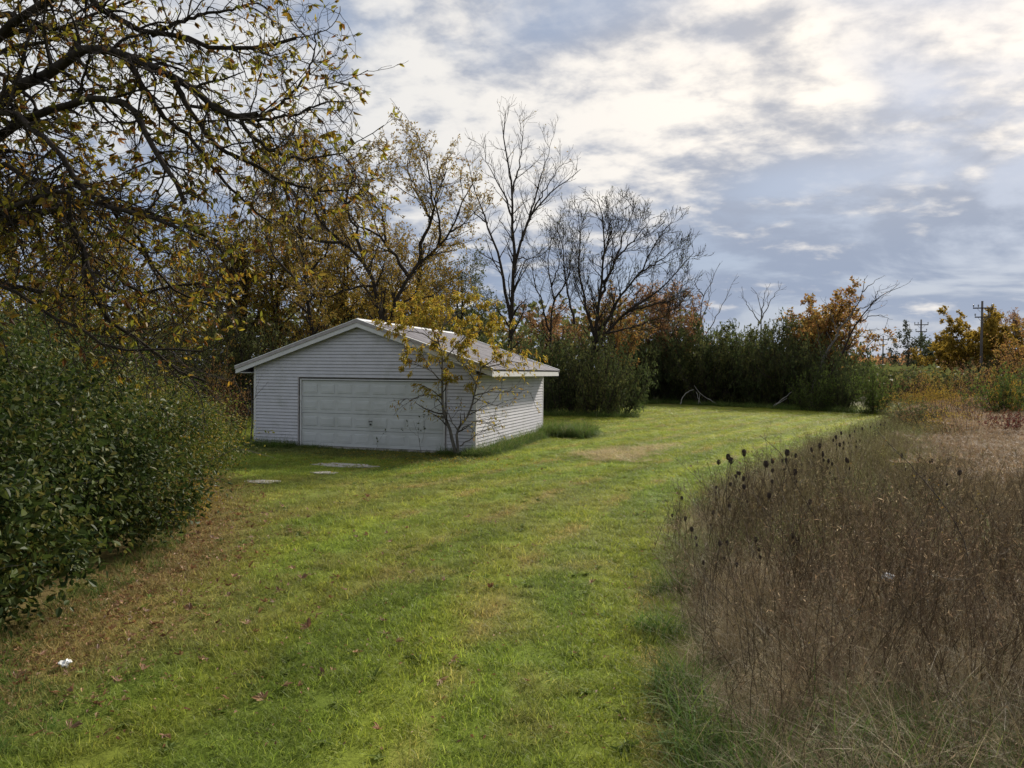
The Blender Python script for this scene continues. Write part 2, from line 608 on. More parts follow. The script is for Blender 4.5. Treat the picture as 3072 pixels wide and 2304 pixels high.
def lawn_color(x, y):
    """colours of the sward: mown passes, dry and worn patches, leaf litter, painted garage shade"""
    x = np.asarray(x, float)
    y = np.asarray(y, float)
    ed = (edge_x(y) - x) * 0.80                      # distance to the weed field
    n1 = vnoise(x, y, 0.35, 1)
    n2 = vnoise(x, y, 1.3, 2)
    n3 = vnoise(x, y, 0.12, 3)
    green = np.array([0.110, 0.147, 0.021])
    deep = np.array([0.092, 0.132, 0.020])
    yell = np.array([0.156, 0.174, 0.022])
    tan = np.array([0.200, 0.158, 0.058])
    brown = np.array([0.150, 0.105, 0.050])
    c = green + (deep - green) * sstep(n1, 0.45, 0.75)[..., None]
    # mowing passes parallel to the field edge
    wob = ed + 0.35 * (n3 - 0.5) + 0.08 * (n2 - 0.5)
    st = 0.5 + 0.5 * np.sin(wob * 2 * np.pi / 1.25)
    far = sstep(y, 14, 40)
    yf = np.clip(0.62 * sstep(st, 0.30, 0.95) * (0.55 + 0.5 * n1) + 0.55 * far * sstep(n1, 0.2, 0.7) + 0.25 * far, 0, 1)
    c = c + (yell - c) * yf[..., None]
    c = c * (1 - 0.13 * np.cos(wob * 2 * np.pi / 2.5) * sstep(ed, 0.4, 1.5))[..., None]     # grass laid over one way or the other
    # worn, drier swath between the hedge and the garage apron
    dd = sstep(y, 7.5, 10.5) * (1 - sstep(y, 15.5, 17.5)) * (1 - sstep(x, 0.5, 3.5))
    dd = dd * sstep(n1 * 0.6 + n2 * 0.4, 0.30, 0.62)
    c = c + (tan * 0.85 - c) * (0.36 * dd)[..., None]
    # thin tan tracks left by the mower on the right half
    tr = sstep(np.sin(wob * 2 * np.pi / 1.25 + 1.2), 0.80, 1.0) * sstep(n2, 0.30, 0.6) * sstep(x + .25 * y, -1.5, 2.0)
    c = c + (tan - c) * (0.75 * tr)[..., None]
    # litter beside the hedge
    hd = x - hedge_x(y)
    lit = (1 - sstep(hd + 1.1 * (n2 - 0.5), 0.0, 1.5)) * (1 - sstep(y, 16, 19)) * sstep(y, 3.8, 5.2)
    c = c + (brown - c) * (0.75 * lit)[..., None]
    lit2 = (1 - sstep(hd + 2.2 * (n2 - 0.5), 1.0, 3.4)) * (1 - sstep(y, 11, 14)) * sstep(y, 5.4, 7)
    c = c + (brown - c) * (0.45 * lit2 * sstep(n2, 0.40, 0.6))[..., None]
    # a few bare straw-coloured spots close to the camera
    sp = sstep(vnoise(x, y, 0.8, 9), 0.66, 0.78) * (1 - sstep(y, 10, 14))
    c = c + (tan - c) * (0.35 * sp)[..., None]
    # the garage's shadow, painted into the turf colour in front of the door
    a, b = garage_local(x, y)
    door_shade = sstep(a, -8.6, -7.8) * (1 - sstep(a, 0.0, 1.0)) * sstep(b, -2.6, -1.5) * (1 - sstep(b, 0, 0.3))
    c = c + (np.array([0.060, 0.066, 0.022]) - c) * (0.7 * door_shade)[..., None]
    return c


def field_color(x, y):
    n = vnoise(x, y, 0.5, 21)[..., None]
    return np.array([0.060, 0.050, 0.028]) * (1 - n) + np.array([0.085, 0.075, 0.030]) * n


def build_ground():
    def axis(lo, hi, step, far, n):
        core = np.arange(lo, hi + 1e-6, step)
        g = np.geomspace(step, far, n)
        left = lo - np.cumsum(g)[::-1]
        right = hi + np.cumsum(g)
        return np.concatenate([left, core, right])
    xs = axis(-13, 27, 0.28, 320, 22)
    ys = axis(2.5, 48, 0.33, 420, 24)
    ys = ys[ys > -160]
    X, Y = np.meshgrid(xs, ys, indexing='ij')
    Z = 0.05 * (vnoise(X, Y, 0.22, 5) - 0.5) + 0.02 * (vnoise(X, Y, 1.1, 6) - 0.5)
    Z = Z * sstep(60 - np.hypot(X, Y), 0, 20)
    a, b = garage_local(X, Y)
    inside = (a > -9) & (a < 1.5) & (b > -1.5) & (b < 9)
    Z = np.where(inside, Z * 0.2, Z) - 0.02
    n1, n2 = X.shape
    V = np.stack([X, Y, Z], -1).reshape(-1, 3)
    i = np.arange(n1 - 1)[:, None] * n2
    j = np.arange(n2 - 1)[None]
    F = np.stack([i + j, i + n2 + j, i + n2 + j + 1, i + j + 1], -1).reshape(-1, 4)
    m, T, out = new_mat('turf')
    at_ = T.n('ShaderNodeAttribute', attribute_name='tint')
    tc = T.n('ShaderNodeTexCoord')
    nz = T.noise(tc.outputs['Object'], 22, 5, 0.7)
    n2z = T.noise(tc.outputs['Object'], 4.5, 4, 0.6)
    f = T.math('ADD', T.math('MULTIPLY', nz, 0.9), T.math('MULTIPLY', n2z, 0.5))
    c = T.mix(1.0, at_.outputs['Color'], T.ramp(f, [(0.40, (0.55, 0.55, 0.55)), (0.95, (1.4, 1.4, 1.3))]), 'MULTIPLY')
    p = T.n('ShaderNodeBsdfPrincipled')
    T.l(c, p.inputs['Base Color'])
    p.inputs['Roughness'].default_value = 0.95
    p.inputs['Specular IOR Level'].default_value = 0.1
    bp = T.n('ShaderNodeBump')
    bp.inputs['Strength'].default_value = 0.7
    bp.inputs['Distance'].default_value = 0.03
    T.l(nz, bp.inputs['Height'])
    T.l(bp.outputs[0], p.inputs['Normal'])
    T.l(p.outputs[0], out.inputs[0])
    me = mesh_np('ground', V, F, m, True)
    x, y = V[:, 0], V[:, 1]
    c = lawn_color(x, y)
    wf = sstep(x - edge_x(y), -0.1, 0.4)[:, None]
    c = c * (1 - wf) + field_color(x, y) * wf
    wood = sstep(y, 50, 66)[:, None]
    c = c * (1 - wood) + np.array([0.05, 0.045, 0.022]) * wood
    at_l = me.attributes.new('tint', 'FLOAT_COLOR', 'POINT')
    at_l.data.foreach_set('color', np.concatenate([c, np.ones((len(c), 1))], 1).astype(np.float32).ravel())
    o = link('ground', me)
    tag(o, kind='structure')
    return o


build_ground()

# ================================================================== THE GARAGE
def build_garage():
    W, D = GW, GD
    HR, RISE, OS, OF = 2.655, 1.262, 0.56, 0.17
    SL = RISE / (W / 2)
    root = empty('garage', (GX, GY, 0), GTH)
    tag(root, 'low white clapboard garage with wide panelled door and pale metal gable roof', 'garage')
    TH = 0.15                                        # roof thickness (vertical)
    roof_z = lambda a: HR + SL * (W / 2 - abs(a + W / 2))
    und = lambda a: roof_z(a) - TH
    A0 = math.atan(SL)
    dl, dw, dt = 1.71, 4.88, 2.09
    x0, x1 = -W + dl, -W + dl + dw
    link('foundation', boxes_mesh('foundation', [(-W - 0.02, 0.02, -0.02, D + 0.02, -0.05, 0.035)], M_CONC), root)
    # dark sheathing behind the boards, showing between them as painted shadow lines
    conv_f = lambda p, q, t: (p, t, q)
    conv_s = lambda p, q, t: (t, p, q)
    z0 = 0.04
    def wl(poly, y0, y1):
        link('wall', prism('wall', poly, y0, y1, M_WALL, conv_f), root)
    wl([(-W + .02, z0), (x0 - .05, z0), (x0 - .05, dt + .05), (-W + .02, dt + .05)], 0.02, 0.11)
    wl([(x1 + .05, z0), (-.02, z0), (-.02, dt + .05), (x1 + .05, dt + .05)], 0.02, 0.11)
    wl([(-W + .02, dt + .05), (-.02, dt + .05), (-.02, und(0) - .02), (-W / 2, und(-W / 2) - .02), (-W + .02, und(0) - .02)], 0.02, 0.11)
    wl([(-W + .02, z0), (-.02, z0), (-.02, und(0) - .02), (-W / 2, und(-W / 2) - .02), (-W + .02, und(0) - .02)], D - 0.11, D - 0.02)
    link('wall', boxes_mesh('wall', [(-0.11, -0.02, 0.111, D - 0.111, z0, und(0) - .02)], M_WALL), root)
    link('wall', boxes_mesh('wall', [(-W + 0.02, -W + 0.11, 0.111, D - 0.111, z0, und(0) - .02)], M_WALL), root)
    # clapboards, one mesh each
    EX = 0.1015
    R = np.random.default_rng(3)
    def board(p0b, p1b, p0t, p1t, zb, zt, conv):
        # outward profile: lip at the bottom, thin top edge short of the next board
        j = R.uniform(-0.001, 0.001)
        lip, top = 0.024 + j, 0.006
        prof = [(0.0, zb), (lip, zb), (lip, zb + 0.008), (top, zt), (0.0, zt)]
        V, n = [], 5
        for e in (0, 1):
            for (o, z) in prof:
                t = (z - zb) / (zt - zb)
                p = (p0b + (p0t - p0b) * t) if e == 0 else (p1b + (p1t - p1b) * t)
                V.append(conv(p, o, z))
        F4 = [(i, (i + 1) % n, n + (i + 1) % n, n + i) for i in range(n)]
        me = mesh_np('siding_board', V, [np.array(F4), np.array([[4, 3, 2, 1, 0], [5, 6, 7, 8, 9]])], M_VINYL)
        link('siding_board', me, root)
    front = lambda p, o, z: (p, 0.02 - o, z)
    back = lambda p, o, z: (p, D - 0.02 + o, z)
    right = lambda p, o, z: (-0.02 + o, p, z)
    left = lambda p, o, z: (-W + 0.02 - o, p, z)
    cp = 0.075
    def span(z):                                      # gable limits at height z
        h = (und(-W / 2) - z) / SL
        h = min(h, W / 2 - cp)
        return -W / 2 - h, -W / 2 + h
    z = z0 + 0.01
    while z < und(-W / 2) - 0.03:
        zt = min(z + EX - 0.010, und(-W / 2) - 0.005)  # gap where dark sheathing stands in for the shadow under each lip
        b0, b1 = span(z)
        t0, t1 = span(zt)
        if z + EX <= dt + 0.10:
            board(-W + cp, x0 - 0.085, -W + cp, x0 - 0.085, z, zt, front)
            board(x1 + 0.085, -cp, x1 + 0.085, -cp, z, zt, front)
        else:
            board(b0, b1, t0, t1, z, zt, front)
        board(b0, b1, t0, t1, z, zt, back)
        if z < und(0) - 0.03:
            zs = min(zt, und(0) - 0.01)
            board(cp, D - cp, cp, D - cp, z, zs, right)
            board(cp, D - cp, cp, D - cp, z, zs, left)
        z += EX
    # corner posts
    for (cx, sx) in ((-W, 1), (0, -1)):
        for (cy, sy) in ((0, 1), (D, -1)):
            b = []
            xa, xb = sorted((cx - sx * 0.004, cx + sx * cp))
            ya, yb = sorted((cy - sy * 0.004, cy + sy * cp))
            link('corner_post', boxes_mesh('corner_post', [(xa, xb, ya, yb, z0 + .005, und(0) - 0.01)], M_TRIM), root)
    # door frame
    def jamb(xa, xb, za, zb, y0, y1, mat=M_TRIM, nm='door_jamb'):
        link(nm, boxes_mesh(nm, [(xa, xb, y0, y1, za, zb)], mat), root)
    jamb(x0 - 0.085, x0 - 0.05, z0, dt + 0.10, -0.005, 0.10, M_DRIP)
    jamb(x1 + 0.05, x1 + 0.085, z0, dt + 0.10, -0.005, 0.10, M_DRIP)
    jamb(x0 - 0.05, x0 - 0.018, z0, dt + 0.05, 0.03, 0.12, M_RUBBER, 'weatherstrip')
    jamb(x1 + 0.018, x1 + 0.05, z0, dt + 0.05, 0.03, 0.12, M_RUBBER, 'weatherstrip')
    jamb(x0 - 0.018, x0 + 0.022, z0, dt, 0.012, 0.09, M_TRIM)
    jamb(x1 - 0.022, x1 + 0.018, z0, dt, 0.012, 0.09, M_TRIM)
    jamb(x0 - 0.05, x1 + 0.05, dt + 0.05, dt + 0.10, 0.035, 0.12, M_RUBBER, 'weatherstrip')
    jamb(x0 - 0.018, x1 + 0.018, dt + 0.003, dt + 0.035, 0.008, 0.09, M_TRIM, 'door_header')
    # sectional door: four sections of eight raised panels
    hs = (dt - z0 - 0.01) / 4
    pw = (dw - 0.06) / 8
    R = np.random.default_rng(8)
    for s in range(4):
        za = z0 + 0.008 + s * hs
        sec = link('door_section', boxes_mesh('door_section', [(x0 + 0.023, x1 - 0.023, 0.060 + R.uniform(-.004, .004), 0.10, za, za + hs - 0.010)], M_DOOR), root)
        for c in range(8):
            xa = x0 + 0.03 + c * pw + 0.055
            xb = xa + pw - 0.11
            zc, zd = za + 0.10, za + hs - 0.12
            V, F = [], []
            for (ins, yy) in ((0.0, 0.058), (0.012, 0.051), (0.040, 0.0515), (0.055, 0.047)):
                V += [(xa + ins, yy, zc + ins), (xb - ins, yy, zc + ins), (xb - ins, yy, zd - ins), (xa + ins, yy, zd - ins)]
            for q in range(3):
                for e in range(4):
                    F.append((q * 4 + e, q * 4 + (e + 1) % 4, q * 4 + 4 + (e + 1) % 4, q * 4 + 4 + e))
            F.append((12, 13, 14, 15))
            link('raised_panel', mesh_np('raised_panel', V, np.array(F), M_DOOR), sec)
        if s == 1:
            xm = (x0 + x1) / 2
            hd = tubes([(limbs([[(xm - .06, .045, za + .30), (xm, .010, za + .30), (xm + .06, .045, za + .30)]], [.011], 7, 1.0), 6)])
            link('handle', mesh_np('handle', hd[0], hd[1], M_DARKMETAL, True), sec)
            hd = tubes([((np.array([[(xm, .055, za + .20), (xm, .045, za + .20), (xm, .03, za + .20), (xm, .029, za + .20)]]), np.array([[.03, .03, .028, .001]])), 10)])
            link('lock', mesh_np('lock', hd[0], hd[1], M_DARKMETAL, False), sec)
    sl_ = boxes_mesh('door_seal', [(x0 + .02, x1 - .02, 0.055, 0.10, z0 - 0.002, z0 + 0.006)], M_RUBBER)
    link('door_seal', sl_, root)
    # roof: deck slabs, corrugated sheets, ridge cap, rake boards, fascia, soffit
    ya, yb = -OF, D + OF
    for sgn in (-1, 1):
        e = -W / 2 + sgn * (W / 2 + OS)
        ze = HR - SL * OS
        rt = HR + RISE
        poly = [(-W / 2, rt - .012), (e, ze - .012), (e, ze - 0.05), (-W / 2, rt - 0.05)]
        link('roof_deck', prism('roof_deck', poly, ya + .01, yb - .01, M_WALL, conv_f), root)
        # corrugated sheets
        n = 12
        wd = (yb - ya) / n
        for i in range(n):
            k = 6 * 8
            tt = np.linspace(0, 1, k + 1)
            y = ya + i * wd + tt * (wd + 0.0)
            h = 0.009 * np.cos(tt * 8 * 2 * np.pi) + 0.012 + (0.002 if i % 2 else 0.0)
            V = np.concatenate([np.stack([np.full(k + 1, p), y, q + h], 1) for (p, q) in
                                ((-W / 2, rt), (-W / 2 + sgn * (W / 4 + OS / 2), (rt + ze) / 2), (e + sgn * 0.03, ze - SL * .03))])
            a = np.arange(k)[None] + np.arange(2)[:, None] * (k + 1)
            F = np.stack([a, a + 1, a + k + 2, a + k + 1], -1).reshape(-1, 4)
            if sgn < 0:
                F = F[:, ::-1]
            link('roof_panel', mesh_np('roof_panel', V, F, M_ROOF, True), root)
        # rake boards front and back
        for (y0, y1) in ((ya - 0.02, ya + 0.008), (yb - 0.008, yb + 0.02)):
            off = 0.018 if sgn > 0 else 0.0
            poly = [(-W / 2, rt - .065), (e, ze - .065), (e, ze - 0.20), (-W / 2, rt - 0.20)]
            link('rake_board', prism('rake_board', poly, y0, y1, M_TRIM, conv_f), root)
            poly = [(-W / 2, rt + .030), (e + sgn * .02, ze + .030 - SL * .02), (e + sgn * .02, ze - .062 - SL * .02), (-W / 2, rt - .062)]
            yy = (y0 - 0.022, y1 - 0.003) if y0 < 0 else (y0 + 0.003, y1 + 0.022)
            link('drip_edge', prism('drip_edge', poly, yy[0], yy[1], M_DRIP, conv_f), root)
        # bright folded edge of the metal sheets along the gables
            poly = [(-W / 2, rt + .052), (e + sgn * .025, ze + .052 - SL * .025), (e + sgn * .025, ze + .032 - SL * .025), (-W / 2, rt + .032)]
            yy = (y0 - 0.026, y1 + 0.03) if y0 < 0 else (y0 - 0.03, y1 + 0.026)
            link('gable_flashing', prism('gable_flashing', poly, yy[0], yy[1], M_CAP, conv_f), root)
        xa, xb = sorted((e, e - sgn * 0.022))
        link('fascia', boxes_mesh('fascia', [(xa, xb, ya + .009, yb - .009, ze - 0.205, ze - 0.052)], M_TRIM), root)
        xa, xb = sorted((e - sgn * 0.024, -W / 2 + sgn * (W / 2 + 0.002)))
        link('soffit', boxes_mesh('soffit', [(xa, xb, ya + .01, yb - .01, ze - 0.175, ze - 0.160)], M_TRIM), root)
        poly = [(-W / 2, rt - .055), (e - sgn * .03, ze - .055), (e - sgn * .03, ze - 0.085), (-W / 2, rt - 0.085)]
        for (y0, y1) in ((ya + .012, -0.002), (D + 0.002, yb - .012)):
            link('soffit', prism('soffit', poly, y0, y1, M_TRIM, conv_f), root)
    rt = HR + RISE
    c = 0.13
    poly = [(-W / 2 - c, rt + .045 - SL * c), (-W / 2, rt + .062), (-W / 2 + c, rt + .045 - SL * c), (-W / 2 + c, rt + .028 - SL * c), (-W / 2, rt + .04), (-W / 2 - c, rt + .028 - SL * c)]
    link('ridge_cap', prism('ridge_cap', poly, ya - .03, yb + .03, M_CAP, conv_f), root)
    return root


build_garage()

# ================================================================== FOLIAGE MATERIALS
L_CHEST = leaf_mat('chestnut_leaves', [(.20, .20, .025), (.34, .27, .03), (.12, .14, .02), (.36, .22, .025), (.20, .085, .02), (.26, .23, .025), (.14, .06, .02)], .55, .5, .3)
L_HEDGE = leaf_mat('glossy_green_leaves', [(.020, .036, .010), (.034, .054, .012), (.056, .078, .016), (.028, .046, .012), (.080, .098, .022), (.042, .066, .014), (.13, .12, .028)], .32, .5, .13, .1)
L_HEDGE2 = leaf_mat('light_green_leaves', [(.050, .074, .014), (.075, .102, .017), (.11, .132, .022), (.06, .082, .015), (.17, .155, .03), (.09, .115, .02), (.26, .19, .035)], .38, .52, .16, .1)
L_YELLOW = leaf_mat('yellow_leaves', [(.34, .25, .025), (.24, .21, .03), (.40, .28, .03), (.18, .18, .03), (.32, .17, .025)], .5, .5, .3, .1)
L_BROWN = leaf_mat('brown_yellow_leaves', [(.22, .14, .032), (.27, .195, .036), (.17, .145, .032), (.32, .235, .04), (.14, .10, .03), (.24, .135, .032)], .5, .7, .10, .2)
L_OLIVE = leaf_mat('olive_leaves', [(.074, .088, .030), (.098, .108, .036), (.058, .074, .026), (.130, .122, .038), (.082, .090, .032)], .4, .65, .12, .25)
L_DARK = leaf_mat('dark_green_leaves', [(.048, .066, .024), (.064, .084, .028), (.086, .102, .034), (.042, .056, .022)], .35, .65, .12, .25)
L_ORANGE = leaf_mat('orange_leaves', [(.28, .155, .04), (.22, .12, .04), (.33, .21, .045), (.17, .14, .04), (.22, .095, .04)], .5, .7, .10, .15)
L_RUST = leaf_mat('rust_leaves', [(.21, .11, .05), (.26, .14, .06), (.16, .09, .05), (.30, .18, .07)], .5, .7, .10, .15)
L_GOLD = leaf_mat('gold_leaves', [(.30, .20, .03), (.24, .17, .03), (.36, .23, .035), (.18, .14, .03)], .45, .7, .10, .12)
L_GREYG = leaf_mat('grey_green_leaves', [(.075, .085, .055), (.060, .072, .045), (.095, .10, .06)], .35, .7, .10, .15)
L_RED = leaf_mat('dark_red_leaves', [(.10, .025, .022), (.07, .022, .020), (.13, .035, .025)], .35, .7, .10, .15)

Z3 = lambda x: np.array([0, 0, x])

# ================================================================== THE BIG TREE OVERHANGING FROM THE LEFT
def big_tree():
    R = np.random.default_rng(21)
    base = np.array([-7.6, 8.4, 0.0])
    za = lambda pts: [(x * .3905, y * .3905) for x, y in pts]          # read off two enlargements of the photograph
    zb = lambda pts: [(x * .30373, 432 + y * .30373) for x, y in pts]
    L = []
    # (points, depth at start, depth at end, radius, start height on the trunk)
    L.append((za([(0, 560), (150, 460), (330, 370), (480, 262), (590, 268), (700, 312), (830, 352), (960, 430), (1080, 500), (1200, 600), (1330, 650), (1420, 640)]), 7.6, 7.0, .075, 3.6))
    L.append((za([(100, 690), (300, 600), (450, 545), (580, 540), (720, 580), (770, 660), (810, 760), (880, 860), (960, 980), (1020, 1120)]), 7.4, 6.6, .058, 3.3))
    L.append((za([(380, -60), (560, 50), (720, 130), (840, 195), (960, 190), (1040, 205), (1100, 255), (1300, 265), (1500, 255), (1640, 215)]), 7.8, 8.2, .055, 4.6))
    L.append((za([(-40, 100), (180, 130), (320, 160), (430, 130), (520, 150), (580, 230), (640, 300)]), 8.4, 8.0, .05, 4.2))
    L.append((za([(-20, 630), (150, 700), (260, 790), (370, 910), (500, 1080), (600, 1150), (900, 1220), (1080, 1330)]), 7.0, 6.4, .045, 3.1))
    L.append((za([(-20, 930), (120, 950), (220, 1020), (300, 1100), (370, 1190), (420, 1310), (480, 1400), (500, 1530), (640, 1600)]), 7.2, 6.4, .04, 2.9))
    L.append((za([(-20, 1265), (150, 1200), (280, 1165), (500, 1130), (700, 1150), (1000, 1240), (1200, 1330)]), 7.6, 7.6, .045, 2.6))
    L.append((za([(-60, 1575), (80, 1590), (200, 1612), (300, 1632), (408, 1645)]), 7.4, 7.2, .052, 2.3))
    L.append((zb([(-30, 600), (150, 700), (330, 810), (550, 900), (740, 1040), (1000, 1080), (1300, 1060), (1420, 1075)]), 6.6, 6.8, .026, 2.2))
    L.append((zb([(440, -60), (500, 200), (590, 350), (600, 560), (680, 740), (710, 810), (900, 920), (1020, 1030), (1150, 1150), (1450, 1290)]), 6.6, 7.2, .034, 3.2))
    L.append((zb([(250, 60), (500, 270), (620, 400), (800, 520), (880, 600), (1000, 660), (1130, 640), (1330, 600), (1560, 590)]), 7.6, 8.4, .034, 3.0))
    L.append((zb([(560, -120), (850, 160), (1000, 290), (1060, 400), (1110, 520), (1250, 640), (1500, 760)]), 7.4, 8.0, .032, 3.2))
    L.append((za([(1180, 580), (1330, 650), (1450, 640), (1570, 560), (1650, 480), (1700, 400), (1740, 260), (1750, 170)]), 7.1, 7.3, .018, None))
    L.append((za([(1330, 650), (1450, 660), (1600, 640), (1720, 600), (1850, 560), (1930, 560)]), 7.0, 6.9, .016, None))
    L.append((za([(1330, 650), (1400, 760), (1520, 840), (1680, 880), (1800, 860), (1960, 830)]), 7.0, 7.3, .017, None))
    L.append((za([(840, 195), (930, 150), (1080, 90), (1240, 60), (1420, 20), (1500, 60)]), 8.0, 8.4, .022, None))
    L.append((za([(960, 430), (1060, 620), (1200, 800), (1380, 900), (1560, 1000), (1750, 1050), (1920, 1050)]), 7.1, 7.6, .024, None))
    L.append((za([(-20, 300), (120, 250), (300, 220), (500, 90), (700, 20), (900, -60)]), 8.8, 9.2, .036, 4.4))
    L.append((za([(700, 312), (790, 480), (900, 640), (1050, 760), (1180, 930), (1320, 1080), (1500, 1230)]), 7.2, 7.4, .026, None))
    polys, rads = [], []
    for pts, y0, y1, r, h in L:
        n = len(pts)
        P = [at(u, v, y0 + (y1 - y0) * i / (n - 1)) for i, (u, v) in enumerate(pts)]
        if h is not None:
            c = np.array([base[0], base[1], h])
            P = [c + np.array([0.1, -0.05, 0]), c * .45 + P[0] * .55 + Z3(.12)] + P
        polys.append(np.array(P))
        rads.append(r * 1.3)
    # limbs on the far and outer sides, outside this view
    for k in range(7):
        a = math.radians(70 + k * 34)
        d = np.array([math.cos(a), math.sin(a), 0])
        h = 3.2 + 0.45 * k
        P = [base + Z3(h), base + d * 1.2 + Z3(h + .9), base + d * 2.6 + Z3(h + 1.5), base + d * 4.0 + Z3(h + 1.2), base + d * 4.8 + Z3(h + .3)]
        polys.append(np.array(P))
        rads.append(.06)
    nl = len(polys)
    main = limbs(polys, rads, 26, .26, R, .010)
    root = empty('overhanging_tree', tuple(base))
    tag(root, 'large spreading tree with dark drooping limbs and thinning yellow green and brown leaves', 'tree')
    trunk = limbs([[(0, 0, -.1), (.05, 0, 1.2), (-.05, .05, 2.8), (.1, -.05, 4.6), (.0, .1, 6.8), (.1, .1, 8.6)]], [.30], 16, .22)
    V, F = tubes([(trunk, 14)])
    link('trunk', mesh_np('trunk', V, F, M_BARK, True), root)
    for i in range(nl):
        V, F = tubes([((main[0][i:i + 1], main[1][i:i + 1]), 8)])
        link('limb', mesh_np('limb', V - base, F, M_BARK, True), root)
    keepcut = [i for i in range(nl) if i != 7]            # the sawn-off limb carries nothing
    mm = (main[0][keepcut], main[1][keepcut])
    vis = (mm[0][:-7], mm[1][:-7])
    out = (mm[0][-7:], mm[1][-7:])                       # outer limbs carry fewer twigs
    a = [spawn(q, dn, .10, 1.0, 54, (.30, 1.15), 8, .16, (.03, -.05, -.40), .45, .006, R, fall=.45) for q, dn in ((vis, 11.0), (out, 2.0))]
    a = (np.concatenate([a[0][0], a[1][0]]), np.concatenate([a[0][1], a[1][1]]))
    b = spawn(a, 9.5, .08, 1.0, 50, (.18, .62), 6, .20, (.02, -.02, -.30), .6, .0036, R, fall=.4)
    c = spawn(b, 9.5, .12, 1.0, 48, (.06, .24), 4, .22, (0, 0, -.05), .7, .0026, R, fall=.3)
    ends = (np.concatenate([b[0][:, -2:], a[0][:, -2:]]), None)
    V, F = tubes([(a, 5), (b, 3), (c, 3)])
    link('twigs', mesh_np('twigs', V - base, F, M_BARK, False), root)
    # leaflets in hand-shaped fans at the twig tips
    def fans(tw, prob, size):
        tip = tw[0][:, -1]
        d0 = nrm(tw[0][:, -1] - tw[0][:, -2])
        # the foliage is fuller low down and at the outer ends
        w = prob * np.clip(1.0 - (tip[:, 2] - 2.5) * .05, .7, 1.0) * sstep(tip[:, 2], 1.9, 3.3)
        k = R.random(len(tip)) < w
        tip, d0 = tip[k], d0[k]
        n = R.integers(2, 5, len(tip))
        idx = np.repeat(np.arange(len(tip)), n)
        dd = nrm(d0[idx] + np.array([0, 0, -.5]))
        sd = nrm(np.cross(dd, R.normal(size=(len(tip), 3))[idx]))
        ang = R.uniform(-1.3, 1.3, len(idx))[:, None]
        d = np.cos(ang) * dd + np.sin(ang) * sd + R.normal(0, .18, (len(idx), 3))
        nv = np.cross(dd, sd) + R.normal(0, .35, (len(idx), 3))
        ln = R.uniform(size[0], size[1], len(idx))
        return leaves_geo(tip[idx], d, nv, ln, ln * R.uniform(.34, .55, len(idx)), .16, .25)
    V1, F1 = fans(c, .36, (.045, .090))
    V2, F2 = fans(b, .60, (.05, .10))
    V = np.concatenate([V1, V2])
    F = np.concatenate([F1, F2 + len(V1)])
    link('foliage', mesh_np('foliage', V - base, F, L_CHEST), root)


big_tree()

# ================================================================== THE HEDGE ON THE LEFT
def blob_shrub(name, label, ells, nblob, per, leafL, rb, mat, seed, stems=26, group=None, simple=True, cat='shrub', low=0.03, shoots=0):
    R = np.random.default_rng(seed)
    ells = [np.array(e, float) for e in ells]
    base = np.array([ells[0][0], ells[0][1], 0])
    root = empty(name, tuple(base))
    tag(root, label, cat, group)
    C, N = [], []
    while len(C) < nblob:
        e = ells[R.integers(len(ells))]
        d = nrm(R.normal(size=3))
        if d[2] < -.75:
            continue
        lump = .86 + .28 * math.sin(2.3 * d[0] * e[3] + seed) * math.sin(2.7 * d[1] * e[4] + 1.7 * seed) + .16 * math.sin(3.1 * d[2] * e[5] + seed)
        s = (R.uniform(.55, 1.0) if R.random() < .4 else R.uniform(.88, 1.10)) * min(max(lump, .74), 1.10)
        p = e[:3] + d * e[3:] * s
        if p[2] < low:
            continue
        C.append(p)
        N.append(d)
    C, N = np.array(C), np.array(N)
    idx = np.repeat(np.arange(nblob), per)
    off = R.normal(0, 1, (len(idx), 3)) * rb * (R.uniform(.6, 1.35, nblob)[idx])[:, None] * np.array([1, 1, .8])
    c = C[idx] + off
    k = c[:, 2] > .02
    c, idx = c[k], idx[k]
    d = N[idx] * .5 + R.normal(0, .8, c.shape) + np.array([0, 0, -.25])
    nv = N[idx] * .7 + R.normal(0, .6, c.shape) + np.array([0, 0, .5])
    ln = R.uniform(leafL[0], leafL[1], len(c))
    V, F = leaves_geo(c, d, nv, ln, ln * R.uniform(.5, .7, len(c)), .12, .12, simple)
    link('foliage', mesh_np('foliage', V - base, F, mat), root)
    pol = []
    for i in R.choice(nblob, stems, replace=False):
        p = C[i]
        f = np.array([base[0] + (p[0] - base[0]) * .35, base[1] + (p[1] - base[1]) * .35, -.02]) + R.normal(0, .08, 3) * np.array([1, 1, 0])
        pol.append([f, f * .55 + p * .45 + Z3(.25) + R.normal(0, .08, 3), p])
    st = limbs(pol, R.uniform(.010, .022, len(pol)), 8, .25, R, .015)
    lv = [(st, 5)]
    tw = spawn(st, 5.0, .35, 1, 45, (.2, .6), 5, .2, (0, 0, .1), .6, .003, R)
    lv.append((tw, 3))
    if shoots:
        i = R.choice(nblob, shoots, replace=False)
        P = [[C[j], C[j] + N[j] * .25 + Z3(.12), C[j] + N[j] * R.uniform(.35, .8) + Z3(R.uniform(.15, .5)) + R.normal(0, .08, 3)] for j in i]
        sh = limbs(P, [.004] * shoots, 6, .5, R)
        lv.append((sh, 3))
        V, F = leaves_on(sh, 9, leafL, (leafL[0] * .55, leafL[1] * .6), R, .1, .1, .8, simple)
        link('shoot_leaves', mesh_np('shoot_leaves', V - base, F, mat), root)
    V, F = tubes(lv)
    link('stems', mesh_np('stems', V - base, F, M_BARKG), root)
    return root


